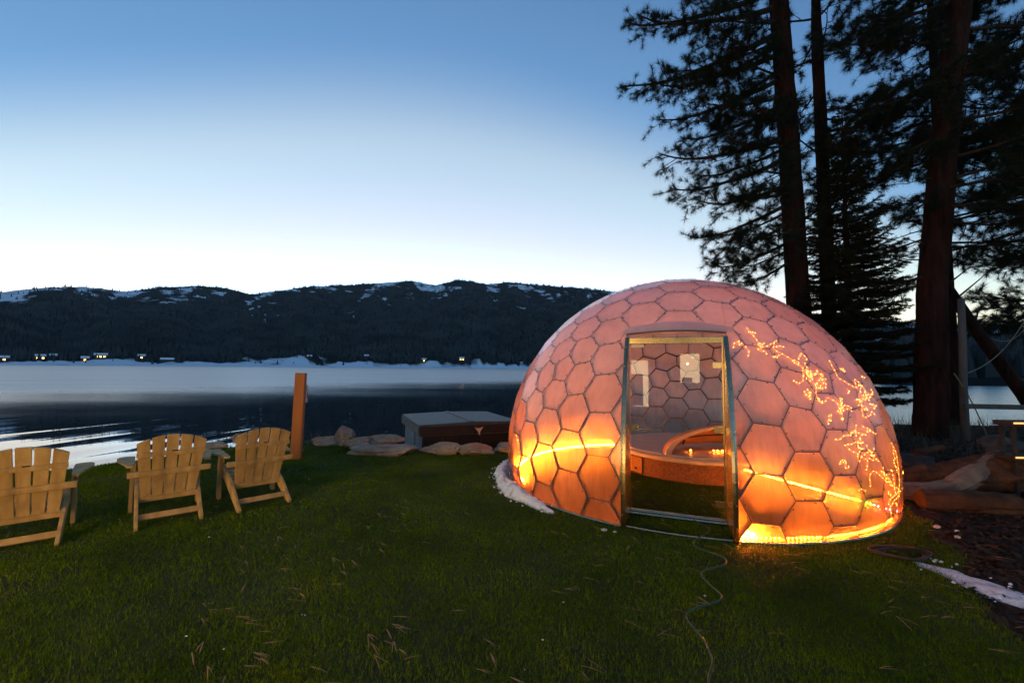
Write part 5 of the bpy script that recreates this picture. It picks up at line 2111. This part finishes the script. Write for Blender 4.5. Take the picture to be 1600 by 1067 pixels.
def hbox(mb, u0, u1, d0, d1, z0, z1):
    """box on the house: u along the facade, d depth behind it"""
    c = Mh @ Vector(((u0 + u1) / 2, (d0 + d1) / 2, (z0 + z1) / 2))
    return mb.box(c, (u1 - u0, d1 - d0, z1 - z0), Mh3)


wins = []
u0, zt = facade_uv(1062, 553)
u1, zb = facade_uv(1093, 598)
wins.append((min(u0, u1), max(u0, u1), min(zt, zb), max(zt, zb)))
u0, zt = facade_uv(985, 563)
u1, zb = facade_uv(1013, 635)
wins.append((min(u0, u1), max(u0, u1), min(zt, zb), max(zt, zb)))
HOUSE_W = wins
wins += [(-4.4, -2.1, .45, 2.4), (-6.2, -4.9, .45, 2.4), (1.6, 3.0, .6, 2.3)]  # further lit windows added out of view to light the chairs
hb_ = MB()
hbox(hb_, -6.5, 11.0, .06, 8.0, 0, 2.9)
hb_.build('wall', M['cedar'], house)
for q in range(15):
    hbox(MB(), -6.5, 11.0, .0, .058, .04 + q * .19, .04 + q * .19 + .178).build('siding_board', M['cedar'], house)
mb = MB()
for (d0, d1, za, zb_) in ((-.7, 4.0, 2.75, 5.0),):
    pts = [(-7.1, d0, za), (11.6, d0, za), (11.6, d1, zb_), (-7.1, d1, zb_), (11.6, 8.7, za), (-7.1, 8.7, za)]
    V = [tuple(Mh @ Vector(p)) for p in pts] + [tuple(Mh @ Vector((p[0], p[1], p[2] + .18))) for p in pts]
    F = [(0, 3, 2, 1), (3, 5, 4, 2), (6, 7, 8, 9), (9, 8, 10, 11), (0, 1, 7, 6), (4, 5, 11, 10), (0, 6, 9, 3), (3, 9, 11, 5), (1, 2, 8, 7), (2, 4, 10, 8)]
    mb.add(V, F)
mb.build('roof', M['roofing'], house)
for q, (a_, b_, c_, d_) in enumerate(wins):
    w = hbox(MB(), a_, b_, -.03, -.012, c_, d_).build('window', M['roomwin'] if q < 2 or q == 4 else M['housewin'], house)
    if q == 0:
        for (u_, v_, r_) in ((.40, .66, .035), (.66, .88, .02)):
            hbox(MB(), a_ + (b_ - a_) * u_ - r_, a_ + (b_ - a_) * u_ + r_, -.036, -.031, c_ + (d_ - c_) * v_ - r_ * .7, c_ + (d_ - c_) * v_ + r_ * .7).build('ceiling_lamp', M['roomlamp'], w)
        hbox(MB(), a_ + .05, b_ - .22, -.037, -.032, c_ + .01, c_ + .16).build('cabinet', M['curtain'], w)
    if q == 1:
        hbox(MB(), a_ + .02, b_ - .16, -.037, -.032, c_ + .02, c_ + (d_ - c_) * .70).build('curtain', M['curtain'], w)
    mb = MB()
    hbox(mb, a_ - .07, b_ + .07, -.06, -.004, d_, d_ + .07)
    hbox(mb, a_ - .07, b_ + .07, -.06, -.004, c_ - .07, c_)
    hbox(mb, a_ - .07, a_, -.06, -.004, c_, d_)
    hbox(mb, b_, b_ + .07, -.06, -.004, c_, d_)
    mb.build('frame', M['frame'], w)
print('panels', n_panel, 'objects', len(bpy.data.objects), 'windows', [tuple(round(x, 2) for x in w) for w in wins])
